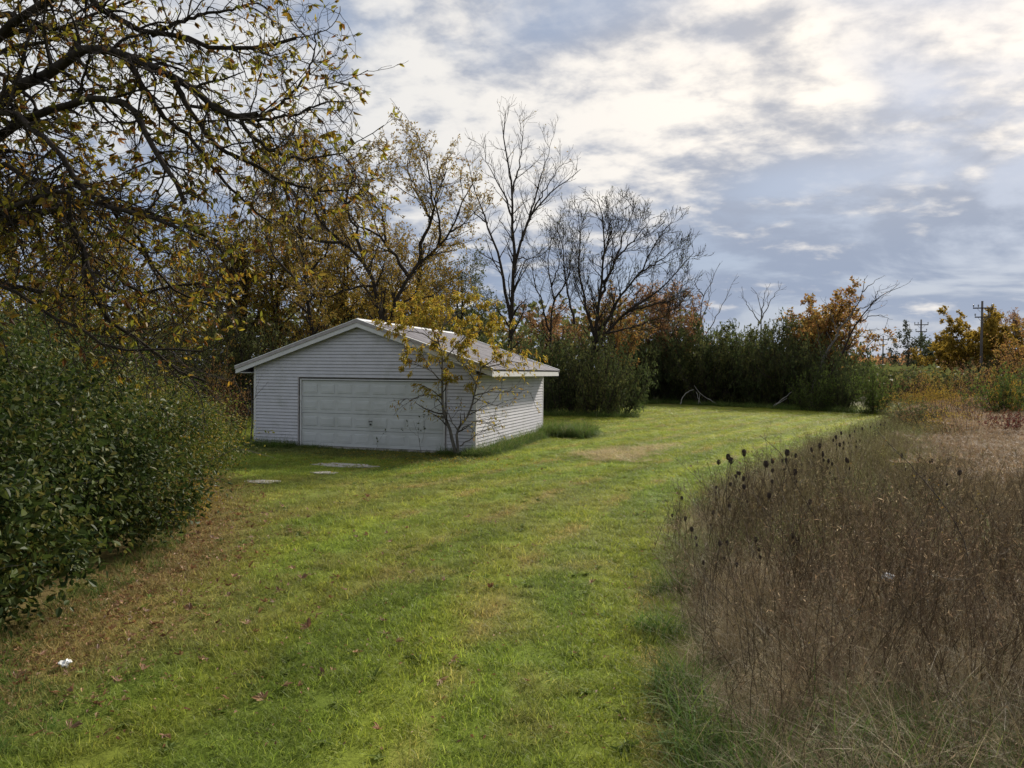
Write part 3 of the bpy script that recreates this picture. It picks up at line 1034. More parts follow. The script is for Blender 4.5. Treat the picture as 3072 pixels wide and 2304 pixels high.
blob_shrub('hedge_shrub', 'dense dark shrub with large glossy oval leaves, beside the white litter', [(-6.0, 7.0, 1.3, 1.85, 1.55, 1.8), (-5.45, 6.55, .62, 1.4, 1.3, .9)],
           270, 80, (.055, .105), .18, L_HEDGE, 1, 34, simple=False, shoots=60)
blob_shrub('hedge_shrub', 'dark green leafy hedge shrub whose foot meets the dry brown litter', [(-6.2, 9.6, 1.25, 1.75, 1.75, 1.65), (-5.6, 9.4, .8, 1.2, 1.4, .9)],
           280, 80, (.050, .092), .18, L_HEDGE, 2, 30, simple=False, shoots=70)
blob_shrub('hedge_shrub', 'bushy green hedge shrub with twiggy half bare skirt towards the lawn', [(-6.7, 12.2, 1.2, 1.85, 1.9, 1.30), (-6.0, 12.4, 1.2, 1.2, 1.5, .9)],
           250, 85, (.04, .07), .18, L_HEDGE2, 3, 30, shoots=60)
blob_shrub('hedge_shrub', 'lighter yellowish green end shrub of the hedge, near the garage corner', [(-7.6, 15.2, 1.15, 1.75, 1.8, 1.15), (-7.2, 14.6, 1.1, 1.3, 1.3, .8)],
           230, 80, (.04, .07), .19, L_HEDGE2, 4, 26, shoots=60)
blob_shrub('hedge_shrub', 'tall green shrub rising behind the hedge under the overhanging branches', [(-10.2, 14.2, 1.7, 2.4, 2.0, 1.9), (-8.6, 11.6, 1.5, 1.7, 1.7, 1.75)],
           260, 85, (.05, .085), .24, L_HEDGE, 5, 26, shoots=40)
blob_shrub('dry_skirt_bush', 'small brown leaved bush at the foot of the hedge', [(-5.15, 11.3, .28, .55, .6, .42)],
           60, 45, (.03, .055), .10, L_BROWN, 6, 24, shoots=16)

# ================================================================== THE SMALL YELLOW TREE BY THE GARAGE
def yellow_tree():
    R = np.random.default_rng(5)
    z = lambda pts, y0, y1: np.array([at((1290 + x / 3.859) * .72, (950 + y / 3.859) * .72, y0 + (y1 - y0) * i / (len(pts) - 1)) for i, (x, y) in enumerate(pts)])
    s1 = z([(300, 1590), (262, 1440), (235, 1340), (195, 1200), (150, 1020), (140, 800), (150, 500), (112, 320), (95, 270)], 20.95, 20.7)
    s2 = z([(330, 1590), (318, 1450), (322, 1320), (420, 1170), (480, 1040), (505, 940), (545, 780), (575, 650), (600, 590)], 20.95, 20.75)
    base = (s1[0] + s2[0]) / 2
    base[2] = 0
    s1[0][2] = s2[0][2] = -.03
    polys = [s1, s2,
             z([(95, 270), (160, 100), (190, -60), (180, -250)], 20.7, 20.7), z([(95, 270), (20, 150), (-60, -20), (-130, -200)], 20.7, 20.4),
             z([(112, 320), (-100, 200), (-300, 150), (-420, 60)], 20.7, 20.3), z([(600, 590), (700, 520), (780, 420), (950, 380)], 20.75, 20.3),
             z([(545, 780), (480, 700), (440, 600), (300, 480), (260, 300)], 20.8, 20.4), z([(505, 920), (720, 870), (950, 880), (1180, 880)], 20.8, 20.2),
             z([(130, 930), (-60, 900), (-200, 950), (-340, 960)], 20.8, 20.3), z([(345, 1500), (480, 1410), (600, 1330), (690, 1300)], 20.9, 20.4),
             z([(145, 760), (20, 640), (-150, 560), (-330, 520)], 20.8, 20.3), z([(500, 950), (620, 980), (800, 1040), (960, 1010)], 20.8, 20.3),
             z([(150, 520), (260, 380), (420, 230), (600, 170), (850, 190)], 20.7, 20.3), z([(330, 1330), (440, 1260), (560, 1210), (800, 1270)], 20.9, 20.4),
             z([(600, 590), (760, 560), (940, 520), (1150, 590)], 20.75, 20.3), z([(330, 1330), (250, 1220), (210, 1120), (60, 1060)], 20.9, 20.6),
             z([(160, 100), (300, -20), (480, -120), (700, -60)], 20.7, 20.4)]
    rads = [.055, .045] + [.020] * (len(polys) - 2)
    main = limbs(polys, rads, 14, .35, R, .012)
    a = spawn(main, 5.6, .22, 1, 48, (.40, 1.25), 7, .14, (0, 0, .02), .55, .006, R)
    b = spawn(a, 6.0, .15, 1, 45, (.15, .50), 5, .16, (0, 0, .0), .6, .004, R)
    c = spawn(b, 4.0, .2, 1, 45, (.08, .22), 4, .16, (0, 0, 0), .7, .003, R)
    lim = at(985, 700, 20.7)[0]
    def keep(p, R):
        up = sstep(p[:, 2], 2.2, 3.2)
        lf = 1 - sstep(p[:, 0], lim - .1, lim + 1.6)
        hi = sstep(p[:, 2], 3.6, 4.2)
        pr = np.clip(.03 + up * (lf * .9 + .4) + .45 * lf * sstep(p[:, 2], 1.6, 2.2), 0, 1)
        cl = vnoise(p[:, 0] + p[:, 1], p[:, 2], 1.9, 31, 2)
        return R.random(len(p)) < pr * (.35 + .65 * sstep(cl, .25, .5)) * 1.5
    V1, F1 = leaves_on(b, 24.0, (.08, .135), (.028, .045), R, .2, 1.1, .45, False, keep, .15, .2, .03)
    V2, F2 = leaves_on(c, 14.0, (.08, .13), (.028, .045), R, .2, 1.1, .45, False, keep, .15, .2, .03)
    lv = [((x[0] - base, x[1]), s) for x, s in ((main, 8), )]
    tw = [((x[0] - base, x[1]), s) for x, s in ((a, 4), (b, 3), (c, 3))]
    make_tree('small_yellow_tree', tuple(base), 'small forked tree with sparse drooping yellow leaves against the garage corner', 'tree', lv, tw,
              (np.concatenate([V1, V2]) - base, np.concatenate([F1, F2 + len(V1)])), M_BARKG, M_TWIG, L_YELLOW)


yellow_tree()

# ================================================================== THE TREE LINE
def traced_tree(name, label, Y, limb_px, rads, spec, seed, leaf=None, leafm=None, bark=M_BARK, twig=M_TWIG, wob=.05, dy=2.0, K=14, keep=None):
    """limb_px: polylines in picture coordinates; the first starts at the foot of the trunk"""
    R = np.random.default_rng(seed)
    polys = []
    for i, pl in enumerate(limb_px):
        e = 0.0 if i == 0 else R.uniform(-dy, dy)
        polys.append(np.array([at(u, v, Y + e * k / (len(pl) - 1)) for k, (u, v) in enumerate(pl)]))
    base = polys[0][0].copy()
    base[2] = 0
    polys[0][0][2] = -.1
    main = limbs(polys, [r * .74 for r in rads], K, .12, R, wob)
    lv = [main]
    for s in spec:
        lv.append(spawn(lv[-1], *s, R))
    L = [((x[0] - base, x[1]), n) for x, n in zip(lv, [9, 6, 4, 3, 3, 3])]
    lf = None
    if leaf:
        per, ln, wd = leaf
        V, F = leaves_on(lv[-1], per, ln, wd, R, .2, .4, .9, True, keep)
        if len(V):
            lf = (V - base, F)
    return make_tree(name, tuple(base), label, 'tree', L[:2], L[2:], lf, bark, twig, leafm)


UP = (0, 0, .35)
SP1 = (2.3, .22, 1.0, 40, (1.2, 3.2), 8, .12, UP, .50, .015)
SP2 = (3.4, .12, 1.0, 40, (.6, 1.7), 6, .14, UP, .50, .010)
SP3 = (4.2, .12, 1.0, 38, (.3, .9), 4, .14, UP, .6, .0075)

# tall bare tree behind the garage
traced_tree('tall_bare_tree', 'tall bare tree with slender forked trunk rising highest above the garage', 44,
            [[(1103, 838), (1104, 690), (1108, 620), (1112, 540), (1104, 460), (1108, 400), (1090, 330), (1092, 245)],
             [(1104, 690), (1088, 600), (1072, 540), (1050, 480), (1030, 420), (1006, 330)],
             [(1110, 590), (1128, 520), (1150, 460), (1190, 420), (1255, 362)],
             [(1108, 480), (1090, 420), (1060, 370), (1048, 320)],
             [(1128, 520), (1150, 440), (1170, 380), (1192, 300)],
             [(1106, 420), (1120, 360), (1128, 310), (1122, 262)],
             [(1150, 460), (1185, 400), (1215, 345)],
             [(1050, 480), (1020, 455), (995, 425)],
             [(1112, 560), (1160, 555), (1210, 520)]],
            [.26, .16, .15, .10, .11, .09, .08, .07, .06],
            [(2.0, .2, 1.0, 36, (1.0, 2.8), 8, .11, UP, .5, .013), (3.0, .12, 1.0, 38, (.5, 1.4), 6, .13, UP, .5, .009), (3.8, .15, 1.0, 36, (.3, .8), 4, .13, UP, .6, .009)],
            41, (.10, (.10, .16), (.06, .09)), L_BROWN)

# round-headed bare tree right of it
traced_tree('round_crowned_bare_tree', 'wide round crowned bare tree with fanning limbs behind the dark bush', 43,
            [[(1262, 866), (1278, 780), (1288, 700), (1298, 620), (1305, 540), (1300, 470), (1290, 430)],
             [(1275, 800), (1310, 720), (1360, 670), (1420, 630), (1500, 545)],
             [(1288, 740), (1330, 660), (1380, 590), (1420, 520), (1450, 480)],
             [(1295, 640), (1330, 560), (1350, 500), (1372, 445)],
             [(1285, 730), (1262, 650), (1250, 580), (1255, 500), (1245, 450)],
             [(1360, 670), (1420, 655), (1460, 640), (1490, 600)],
             [(1380, 590), (1430, 560), (1470, 520)],
             [(1300, 560), (1320, 500), (1325, 440)],
             [(1240, 700), (1225, 620), (1215, 540), (1205, 480)],
             [(1330, 560), (1385, 500), (1410, 470)],
             [(1310, 720), (1370, 705), (1420, 690), (1470, 660)]],
            [.24, .17, .15, .13, .14, .09, .09, .09, .11, .09, .09],
            [(3.6, .2, 1.0, 36, (.9, 2.6), 8, .11, (0.05, 0, .30), .5, .013), (3.8, .12, 1.0, 38, (.5, 1.3), 6, .13, UP, .5, .009), (6.0, .12, 1.0, 36, (.3, .85), 4, .13, UP, .6, .013)],
            42, (.28, (.09, .15), (.05, .08)), L_OLIVE)

# leaning trees behind the garage roof
traced_tree('leaning_tree', 'dark leaning tree with crooked forked limbs and thin brown leaves behind the garage ridge', 38,
            [[(845, 858), (848, 700), (858, 640), (885, 600), (905, 572), (945, 535), (975, 500), (1000, 440), (1020, 400)],
             [(885, 600), (860, 560), (835, 530), (810, 505), (760, 470), (735, 430)],
             [(905, 572), (915, 520), (930, 470), (935, 420), (925, 350), (905, 295)],
             [(945, 535), (952, 480), (940, 430), (960, 380), (970, 340)],
             [(835, 530), (825, 470), (800, 420), (790, 360)],
             [(930, 470), (900, 420), (880, 370), (890, 310)],
             [(975, 500), (1010, 480), (1030, 470)],
             [(848, 680), (880, 650), (930, 640), (985, 600)]],
            [.27, .16, .16, .11, .11, .10, .08, .10], [SP1, SP2, SP3], 43, (5.5, (.11, .18), (.05, .08)), L_BROWN)
traced_tree('leaning_tree', 'thick trunked tree leaning far to one side over the garage, with tawny leaves', 36,
            [[(850, 866), (832, 720), (812, 620), (785, 565), (745, 530), (705, 495), (672, 450), (650, 390)],
             [(785, 565), (770, 500), (750, 440), (760, 380), (770, 330)],
             [(745, 530), (700, 520), (650, 500), (600, 460)],
             [(705, 495), (690, 420), (700, 360), (690, 310)],
             [(812, 620), (760, 620), (700, 640), (640, 620)],
             [(750, 440), (790, 400), (820, 350)],
             [(672, 450), (620, 400), (590, 350)]],
            [.30, .14, .13, .12, .10, .09, .10], [SP1, SP2, SP3], 44, (8.0, (.11, .18), (.04, .07)), L_BROWN)
traced_tree('upright_tree', 'upright tree with straight dark trunk and tawny leaves left of the leaning trunks', 40,
            [[(678, 850), (676, 760), (670, 680), (660, 600), (655, 520), (640, 430), (645, 350), (630, 300)],
             [(665, 640), (625, 590), (600, 560), (570, 500), (540, 430)],
             [(660, 600), (700, 550), (725, 490), (735, 420)],
             [(655, 520), (615, 470), (590, 420), (575, 360)],
             [(650, 480), (680, 430), (700, 380)],
             [(640, 430), (605, 380), (600, 320)]],
            [.22, .12, .11, .10, .09, .08], [SP1, SP2, SP3], 45, (8.0, (.11, .18), (.04, .07)), L_BROWN)
traced_tree('twiggy_tree', 'thin twiggy nearly bare tree between the tall tree and the round crown', 50,
            [[(1190, 850), (1188, 740), (1195, 660), (1185, 580), (1190, 500)],
             [(1190, 720), (1165, 640), (1150, 580), (1155, 520)],
             [(1195, 660), (1225, 600), (1235, 540), (1230, 480)],
             [(1188, 740), (1150, 700), (1135, 640)],
             [(1190, 620), (1210, 560), (1205, 490)]],
            [.16, .10, .10, .08, .07], [SP1, SP2, SP3], 46, (.7, (.08, .13), (.05, .08)), L_OLIVE)
traced_tree('leaning_bare_tree', 'bare tree leaning steeply out of the thicket beside the orange tree', 52,
            [[(1752, 874), (1758, 830), (1775, 780), (1810, 720), (1845, 670), (1862, 630), (1868, 602)],
             [(1862, 630), (1885, 612), (1900, 597)], [(1810, 720), (1790, 670), (1772, 640)], [(1775, 780), (1768, 720), (1758, 680)], [(1845, 670), (1880, 660), (1900, 630)]],
            [.20, .06, .06, .05, .06], [(.8, .2, 1.0, 40, (.5, 1.4), 6, .1, UP, .5, .016), (1.6, .2, 1, 40, (.3, .8), 4, .1, UP, .6, .01)], 47, bark=M_BARKG)
traced_tree('leaning_bare_tree', 'feathery bare tree arching out over the low bush end of the thicket', 50,
            [[(1776, 878), (1790, 820), (1815, 770), (1850, 700), (1880, 660), (1925, 630), (1945, 622)],
             [(1850, 700), (1890, 680), (1930, 690)], [(1815, 770), (1860, 720), (1900, 710)], [(1880, 660), (1895, 635), (1905, 615)], [(1835, 730), (1840, 680), (1850, 640)]],
            [.16, .07, .07, .06, .06], [(1.6, .25, 1.0, 40, (.8, 2.0), 6, .1, UP, .5, .014), (2.2, .2, 1, 38, (.4, 1.0), 4, .1, UP, .6, .009)], 48, (.5, (.08, .12), (.05, .07)), L_RUST)
for k, (lab, u0, Y, pl) in enumerate([
        ('slim bare tree with whip like stems standing above the dark thicket', 1510, 66, [[(1512, 868), (1514, 740), (1512, 690), (1520, 640), (1540, 600), (1552, 566)], [(1514, 700), (1530, 650), (1538, 580)], [(1514, 740), (1545, 690), (1570, 640), (1592, 592)], [(1520, 640), (1500, 610), (1512, 590)], [(1512, 690), (1498, 660), (1490, 630)]]),
        ('bare fine branched tree between whip stemmed tree and orange tree', 1640, 66, [[(1645, 868), (1644, 740), (1645, 690), (1640, 650), (1625, 620)], [(1645, 690), (1665, 650), (1690, 612)], [(1644, 700), (1615, 660), (1600, 630)], [(1645, 690), (1650, 650), (1655, 615)]])]):
    traced_tree('bare_tree', lab, Y, pl, [.16] + [.08] * (len(pl) - 1), [(1.2, .2, 1.0, 34, (.8, 2.0), 6, .1, UP, .5, .016), (1.5, .2, 1, 36, (.4, 1.0), 4, .1, UP, .6, .010)], 50 + k, bark=M_BARKG)


def grown(R, h, spread, nlimb, lean=(0, 0), clear=.25, twig=(3.6, 6.0), r0=None, fullness=1.0, trunks=1):
    """generic leafy tree of height h; returns levels relative to the foot"""
    polys, rads = [], []
    r0 = r0 or h * .018
    for q in range(trunks):
        o = R.normal(0, .12 * (trunks > 1), 3) * np.array([1, 1, 0])
        top = np.array([lean[0] + R.normal(0, .3), lean[1] + R.normal(0, .3), h * .93])
        tr = [o + Z3(-.1), o + top * .3 + R.normal(0, .12, 3) * np.array([1, 1, 0]), o + top * .62 + R.normal(0, .25, 3) * np.array([1, 1, 0]), top + o * 3]
        polys.append(np.array(tr))
        rads.append(r0)
        T0 = resample(tr, 20)
        for i in range(nlimb):
            t = clear + (.92 - clear) * (i + R.random()) / nlimb
            p = T0[int(t * 19)]
            a = R.uniform(0, 2 * np.pi)
            ln = spread * (1 - .55 * t) * R.uniform(.75, 1.2)
            d = np.array([math.cos(a), math.sin(a), 0])
            polys.append(np.array([p, p + d * ln * .45 + Z3(ln * R.uniform(.25, .5)), p + d * ln * .8 + Z3(ln * R.uniform(.55, 1.0)), p + d * ln + Z3(ln * R.uniform(.7, 1.35))]))
            rads.append(r0 * .42 * (1.15 - t))
    main = limbs(polys, rads, 10, .25, R, .03)
    a = spawn(main, twig[0] * fullness, .25, 1, 42, (h * .08, h * .2), 6, .13, (0, 0, .2), .55, .012, R)
    b = spawn(a, twig[1] * fullness, .15, 1, 42, (h * .04, h * .10), 4, .15, (0, 0, .15), .6, .007, R)
    return main, a, b


def leafy_tree(name, label, u, Y, topv, spread, seed, per, leafm, lsize=(.10, .18), bark=M_BARK, group=None, fullness=1.0, trunks=1, nlimb=11, clear=.25, lean=(0, 0)):
    R = np.random.default_rng(seed)
    top = at(u, topv, Y)
    main, a, b = grown(R, top[2] * .86, spread, nlimb, lean, clear, fullness=fullness, trunks=trunks)
    V, F = leaves_on(b, per, lsize, (lsize[0] * .55, lsize[1] * .6), R, .1, .35, .9, True, jit=.06)
    V2, F2 = leaves_on(a, per, lsize, (lsize[0] * .55, lsize[1] * .6), R, .3, .35, .9, True, jit=.06)
    return make_tree(name, (top[0], Y, 0), label, 'tree', [(main, 7)], [(a, 4), (b, 3)],
                     (np.concatenate([V, V2]), np.concatenate([F, F2 + len(V)])), bark, M_TWIG, leafm, group)


leafy_tree('orange_tree', 'full orange tree beside the bare trunk leaning out of the thicket', 1800, 58, 624, 4.2, 61, 6.0, L_ORANGE, (.16, .28), trunks=2)
leafy_tree('orange_tree', 'lower golden orange tree rising from the dark thicket', 1728, 62, 668, 3.2, 62, 6.0, L_GOLD, (.16, .26))
leafy_tree('olive_tree', 'olive green tree top standing just behind the full orange tree', 1778, 64, 628, 2.6, 63, 4.5, L_OLIVE, (.16, .26))
leafy_tree('olive_tree', 'rounded olive tree crown rising out of the dark thicket below the whip stemmed tree', 1560, 60, 690, 3.6, 83, 4.0, L_OLIVE, (.18, .30), nlimb=9, clear=.1)
leafy_tree('olive_tree', 'rounded olive tree crown in the thicket next to the fine branched bare tree', 1670, 58, 688, 3.4, 84, 4.0, L_OLIVE, (.18, .30), nlimb=9, clear=.1)
leafy_tree('rust_tree', 'dense rust brown tree behind the limbs of the round crowned tree', 1440, 65, 598, 4.4, 64, 5.0, L_RUST, (.16, .26), trunks=2)
leafy_tree('rust_tree', 'rust and yellow tree half hidden behind the round crowned trunk', 1330, 56, 610, 3.8, 65, 4.0, L_ORANGE, (.14, .23), trunks=2)
leafy_tree('rust_tree', 'brownish tree with reddish leaves between garage roof and tall bare trunk', 1180, 54, 650, 3.6, 66, 4.5, L_RUST, (.14, .23), trunks=2)
leafy_tree('olive_tree', 'dark olive green tree behind the tall bare trunk', 1000, 58, 520, 4.4, 67, 2.6, L_OLIVE, (.14, .22), trunks=2)
leafy_tree('tawny_tree', 'tawny brown tree standing behind the upright dark trunk', 600, 46, 395, 4.8, 68, 5.0, L_BROWN, (.14, .23), trunks=2)
leafy_tree('tawny_tree', 'yellow green tree seen past the outer branches of the overhanging tree', 510, 44, 430, 4.6, 69, 5.0, L_CHEST, (.14, .23), trunks=2)
leafy_tree('yellowing_tree', 'yellow green tree behind the hedge below the cut limb', 300, 34, 520, 4.6, 70, 3.4, L_CHEST, (.10, .17), trunks=2)
leafy_tree('yellowing_tree', 'bright yellowing tree behind the tall hedge shrub', 90, 30, 440, 4.6, 71, 3.2, L_CHEST, (.10, .17), trunks=2)
leafy_tree('tawny_tree', 'brown tree beyond the hedge between two yellowing trees', 190, 44, 470, 4.6, 72, 4.0, L_BROWN, (.14, .22), trunks=2)
leafy_tree('tawny_tree', 'brown leaved tree behind the roof left slope', 760, 48, 430, 5.0, 73, 5.0, L_BROWN, (.14, .23), trunks=2)
leafy_tree('rust_tree', 'low golden leaved tree standing behind the garage ridge', 850, 42, 590, 3.6, 74, 5.0, L_GOLD, (.13, .20), trunks=2)
leafy_tree('tawny_tree', 'thin tawny tree filling the sky gap behind the crooked leaning tree', 900, 50, 440, 4.6, 82, 3.6, L_BROWN, (.13, .21), trunks=2)
# far right beyond the field
leafy_tree('grey_green_tree', 'slender grey green tree next to the farther utility pole', 1958, 105, 690, 3.2, 75, 3.0, L_GREYG, (.25, .4), nlimb=10, clear=.15)
leafy_tree('dark_far_tree', 'dark green tree at the foot of the middle utility pole', 2003, 110, 712, 3.4, 76, 3.2, L_DARK, (.25, .4), clear=.15)
leafy_tree('golden_tree', 'broad golden tree behind the nearest utility pole', 2118, 92, 684, 6.0, 77, 7.0, L_GOLD, (.24, .40), trunks=2, clear=.1)
leafy_tree('golden_tree', 'smaller golden tree beside the broad golden tree', 2065, 98, 722, 4.4, 78, 7.0, L_GOLD, (.24, .40), trunks=2, clear=.1)
leafy_tree('rust_tree', 'russet tree with bare twig tips at the far side of the brown field', 2196, 96, 645, 4.6, 79, 2.6, L_RUST, (.16, .28), trunks=2, clear=.1)
leafy_tree('rust_tree', 'brown tree behind the russet one across the field', 2165, 96, 690, 4.4, 80, 2.6, L_BROWN, (.2, .34), trunks=2, clear=.1)
leafy_tree('rust_tree', 'tall russet tree at the field side rising over the green bush', 2262, 78, 640, 4.2, 81, 2.4, L_ORANGE, (.16, .28), trunks=2, clear=.1)


# ---- thicket bushes: five shapes, copied
def thicket_proto(seed, leafm, per, nst, name, lsize):
    R = np.random.default_rng(seed)
    polys = []
    for i in range(nst):
        a = R.uniform(0, 2 * np.pi)
        q = math.sqrt(R.random())
        d = np.array([math.cos(a), math.sin(a), 0])
        h = (.30 + .70 * math.sqrt(1 - q * q * .98)) * R.uniform(.80, .98)
        polys.append(np.array([d * q * .25 + Z3(-.02), d * q * .55 + Z3(h * .36) + R.normal(0, .03, 3), d * q * .84 + Z3(h * .72) + R.normal(0, .04, 3), d * q * 1.0 + Z3(h) + R.normal(0, .04, 3)]))
    main = limbs(polys, R.uniform(.005, .009, nst), 8, .3, R, .008)
    a = spawn(main, 12.0, .08, 1, 55, (.10, .28), 5, .2, (0, 0, -.05), .6, .0022, R, lmin=.01)
    b = spawn(a, 13.0, .15, 1, 50, (.05, .13), 3, .2, (0, 0, 0), .7, .0015, R, lmin=.01)
    V, F = leaves_on(b, per, lsize, (lsize[0] * .55, lsize[1] * .6), R, .05, .25, .9, True, jit=.012)
    V2, F2 = leaves_on(a, per * 1.5, lsize, (lsize[0] * .55, lsize[1] * .6), R, .1, .25, .9, True, jit=.012)
    root = empty(name)
    VV, FF = tubes([(main, 4), (a, 3), (b, 3)])
    link('stems', mesh_np('stems', VV, FF, M_TWIG), root)
    link('foliage', mesh_np('foliage', np.concatenate([V, V2]), np.concatenate([F, F2 + len(V)]), leafm), root)
    return root


L_BRIGHT = leaf_mat('fresh_green_leaves', [(.065, .095, .022), (.085, .115, .026), (.11, .135, .03), (.055, .08, .02)], .4, .6, .15, .1)
protos = {
    'l1': thicket_proto(108, L_BRIGHT, 2.6, 44, 'thicket_bush', (.034, .060)),
    'd1': thicket_proto(101, L_DARK, 2.6, 46, 'thicket_bush', (.034, .060)),
    'd2': thicket_proto(102, L_OLIVE, 2.6, 46, 'thicket_bush', (.034, .060)),
    'o1': thicket_proto(103, L_BROWN, 2.0, 40, 'thicket_bush', (.026, .046)),
    'o2': thicket_proto(104, L_ORANGE, 1.8, 36, 'thicket_bush', (.028, .048)),
    'b1': thicket_proto(105, L_RUST, .9, 44, 'thicket_bush', (.022, .040)),
    'g1': thicket_proto(106, L_GOLD, 2.2, 36, 'thicket_bush', (.034, .060)),
    'r1': thicket_proto(107, L_RED, 2.2, 36, 'thicket_bush', (.030, .050)),
}
used = set()


def bush(kind, u, Y, h, w, label, group, name='thicket_bush'):
    p = protos[kind]
    x = at(u, 803, Y)[0]
    s = (w, w, h)
    rz = random.uniform(0, 6.28)
    if kind in used:
        o = copy_tree(p, (x, Y, -.03), rz, s)
    else:
        used.add(kind)
        o = p
        o.location = (x, Y, -.03)
        o.rotation_euler = (0, 0, rz)
        o.scale = s
    o.name = name
    if group:
        label = label.replace('KIND', {'d1': 'dark green', 'd2': 'olive green', 'o1': 'brown leaved', 'o2': 'orange leaved', 'b1': 'rusty brown', 'g1': 'golden', 'r1': 'dark red', 'l1': 'bright green'}[kind])
    return tag(o, label, 'bush', group)


R = np.random.default_rng(77)
# dark wall of bushes along the far side of the lawn
for i, u in enumerate(np.linspace(1372, 1770, 11)):
    Y = np.interp(u, [1372, 1420, 1750], [60, 62, 53]) + R.uniform(-.6, 1.5)
    bush('d1' if i % 2 else 'd2', u, Y, R.uniform(5.2, 7.8), R.uniform(2.9, 3.7), 'KIND thicket bush in the wall along the far edge of the lawn', 'bushes in the dark thicket across the lawn')
for i, u in enumerate(np.linspace(1360, 1780, 9)):
    Y = np.interp(u, [1372, 1420, 1750], [64, 66, 58]) + R.uniform(0, 2)
    bush('d2' if i % 2 else 'd1', u, Y, R.uniform(6.6, 8.0), 3.7, 'KIND thicket bush in the wall along the far edge of the lawn', 'bushes in the dark thicket across the lawn')
# the bush below the round-crowned tree
for (u, Y, h, w, k) in ((1215, 42.5, 4.6, 2.7, 'd1'), (1285, 41, 5.0, 2.6, 'd2'), (1335, 42, 4.6, 2.5, 'd1'), (1250, 44.5, 5.6, 2.6, 'd2'), (1180, 45, 5.0, 2.6, 'd1')):
    bush(k, u, Y, h, w, 'KIND bush jutting into the lawn under the round crowned bare tree', 'bushes under the round crowned tree')
# lower, brighter bushes at the right-hand end
for (u, Y, h, w, k, lab) in ((1885, 45.5, 3.4, 1.9, 'l1', 'low rounded green bush at the thicket end next to the brown field'), (1815, 48.5, 4.4, 2.0, 'd1', 'low dark bush below the arching bare tree'),
                             (1762, 48.5, 3.0, 1.8, 'l1', 'low green bush at the foot of the leaning bare tree'), (1905, 48, 2.6, 1.3, 'b1', 'scrubby brown bush between green bush and brown field')):
    bush(k, u, Y, h, w, lab, None, 'low_bush')
# behind and beside the garage
for (u, Y, h, w, k) in ((420, 37, 5.0, 3.0, 'o1'), (480, 40, 6.0, 3.2, 'd2'), (560, 38, 5.6, 3.0, 'd2'), (630, 41, 6.2, 3.2, 'o1'), (700, 38, 5.4, 2.9, 'o1'), (770, 40, 5.8, 3.0, 'd2'),
                        (840, 37, 5.6, 2.9, 'o1'), (920, 40, 5.6, 3.0, 'd2'), (990, 42, 5.2, 3.0, 'd1'), (1060, 44, 5.4, 3.0, 'd1'), (1120, 46, 5.6, 3.0, 'd2'), (860, 44, 7.0, 3.2, 'o2'), (740, 45, 7.0, 3.2, 'o1')):
    bush(k, u, Y, h, w, 'tall KIND thicket bush in the overgrown belt behind the garage', 'thicket bushes behind the garage')
for (u, Y, h, w, k) in ((350, 32, 4.6, 2.8, 'd2'), (250, 30, 4.8, 2.8, 'o1'), (150, 30, 5.0, 2.8, 'd2'), (40, 28, 5.0, 2.8, 'o1'), (-60, 27, 5.0, 2.8, 'd2'), (300, 38, 6.0, 3.2, 'o1'), (120, 38, 6.4, 3.2, 'd1')):
    bush(k, u, Y, h, w, 'KIND thicket bush in the belt of brush beyond the hedge', 'thicket bushes beyond the hedge')
bush('o2', 462, 29.5, 3.1, 1.3, 'orange leaved mound of vines left of the garage', None, 'vine_mound')
bush('b1', 505, 25.5, 2.3, .95, 'reddish brown twiggy bush beside the garage left wall', None, 'red_twig_bush')
# across the brown field
for (u, Y, h, w, k, lab) in ((2172, 35, 2.9, 2.2, 'l1', 'bright green bush standing in the far part of the brown field'), (2150, 35.5, 1.5, 1.1, 'r1', 'small dark red bush at the foot of the field bush'),
                             (2180, 34.6, 2.6, 1.0, 'g1', 'small golden leaved bush against the bright green field bush'), (2235, 40, 3.4, 2.2, 'd2', 'olive green bush behind the small golden leaved bush')):
    bush(k, u, Y, h, w, lab, None, 'field_bush')
for (u, Y, h, w, k) in ((1975, 62, 3.0, 2.4, 'b1'), (2030, 66, 3.4, 2.6, 'o1'), (2075, 60, 2.9, 2.6, 'b1'), (2110, 70, 4.4, 3.0, 'b1'), (2160, 64, 4.2, 3.0, 'o1'), (1950, 74, 3.6, 3.0, 'd2'), (2000, 82, 4.4, 3.2, 'o1'),
                        (2060, 84, 4.6, 3.4, 'b1'), (2140, 84, 5.0, 3.4, 'd2'), (2200, 62, 5.0, 3.0, 'b1'), (1930, 92, 4.2, 3.4, 'd2'), (1985, 98, 4.6, 3.6, 'd1')):
    bush(k, u, Y, h, w, 'KIND brushy bush in the scrub beyond the brown field', 'scrub bushes beyond the field')
for (u, Y, h, w, k) in ((2010, 30, 1.5, 1.6, 'b1'), (2060, 27, 1.4, 1.5, 'o1'), (2120, 29, 1.6, 1.7, 'b1'), (1975, 34, 1.5, 1.5, 'd2'), (2045, 36, 1.7, 1.8, 'b1'), (2100, 40, 1.9, 2.0, 'o1'), (1965, 42, 1.8, 1.7, 'o1'), (2090, 22, 1.3, 1.3, 'b1'), (2190, 24, 1.5, 1.4, 'r1'), (2150, 45, 2.4, 2.2, 'b1')):
    bush(k, u, Y, h, w, 'low KIND brush clump standing in the brown field', 'brush clumps in the brown field', 'brush_clump')
for (u, Y, h, w) in ((1998, 47, 1.7, 1.5), (2030, 49, 1.9, 1.5), (2062, 46, 1.4, 1.3), (2008, 44, 1.2, 1.0)):
    bush('g1', u, Y, h, w, 'golden seed topped weed clump at the far end of the brown field', 'golden weed clumps')


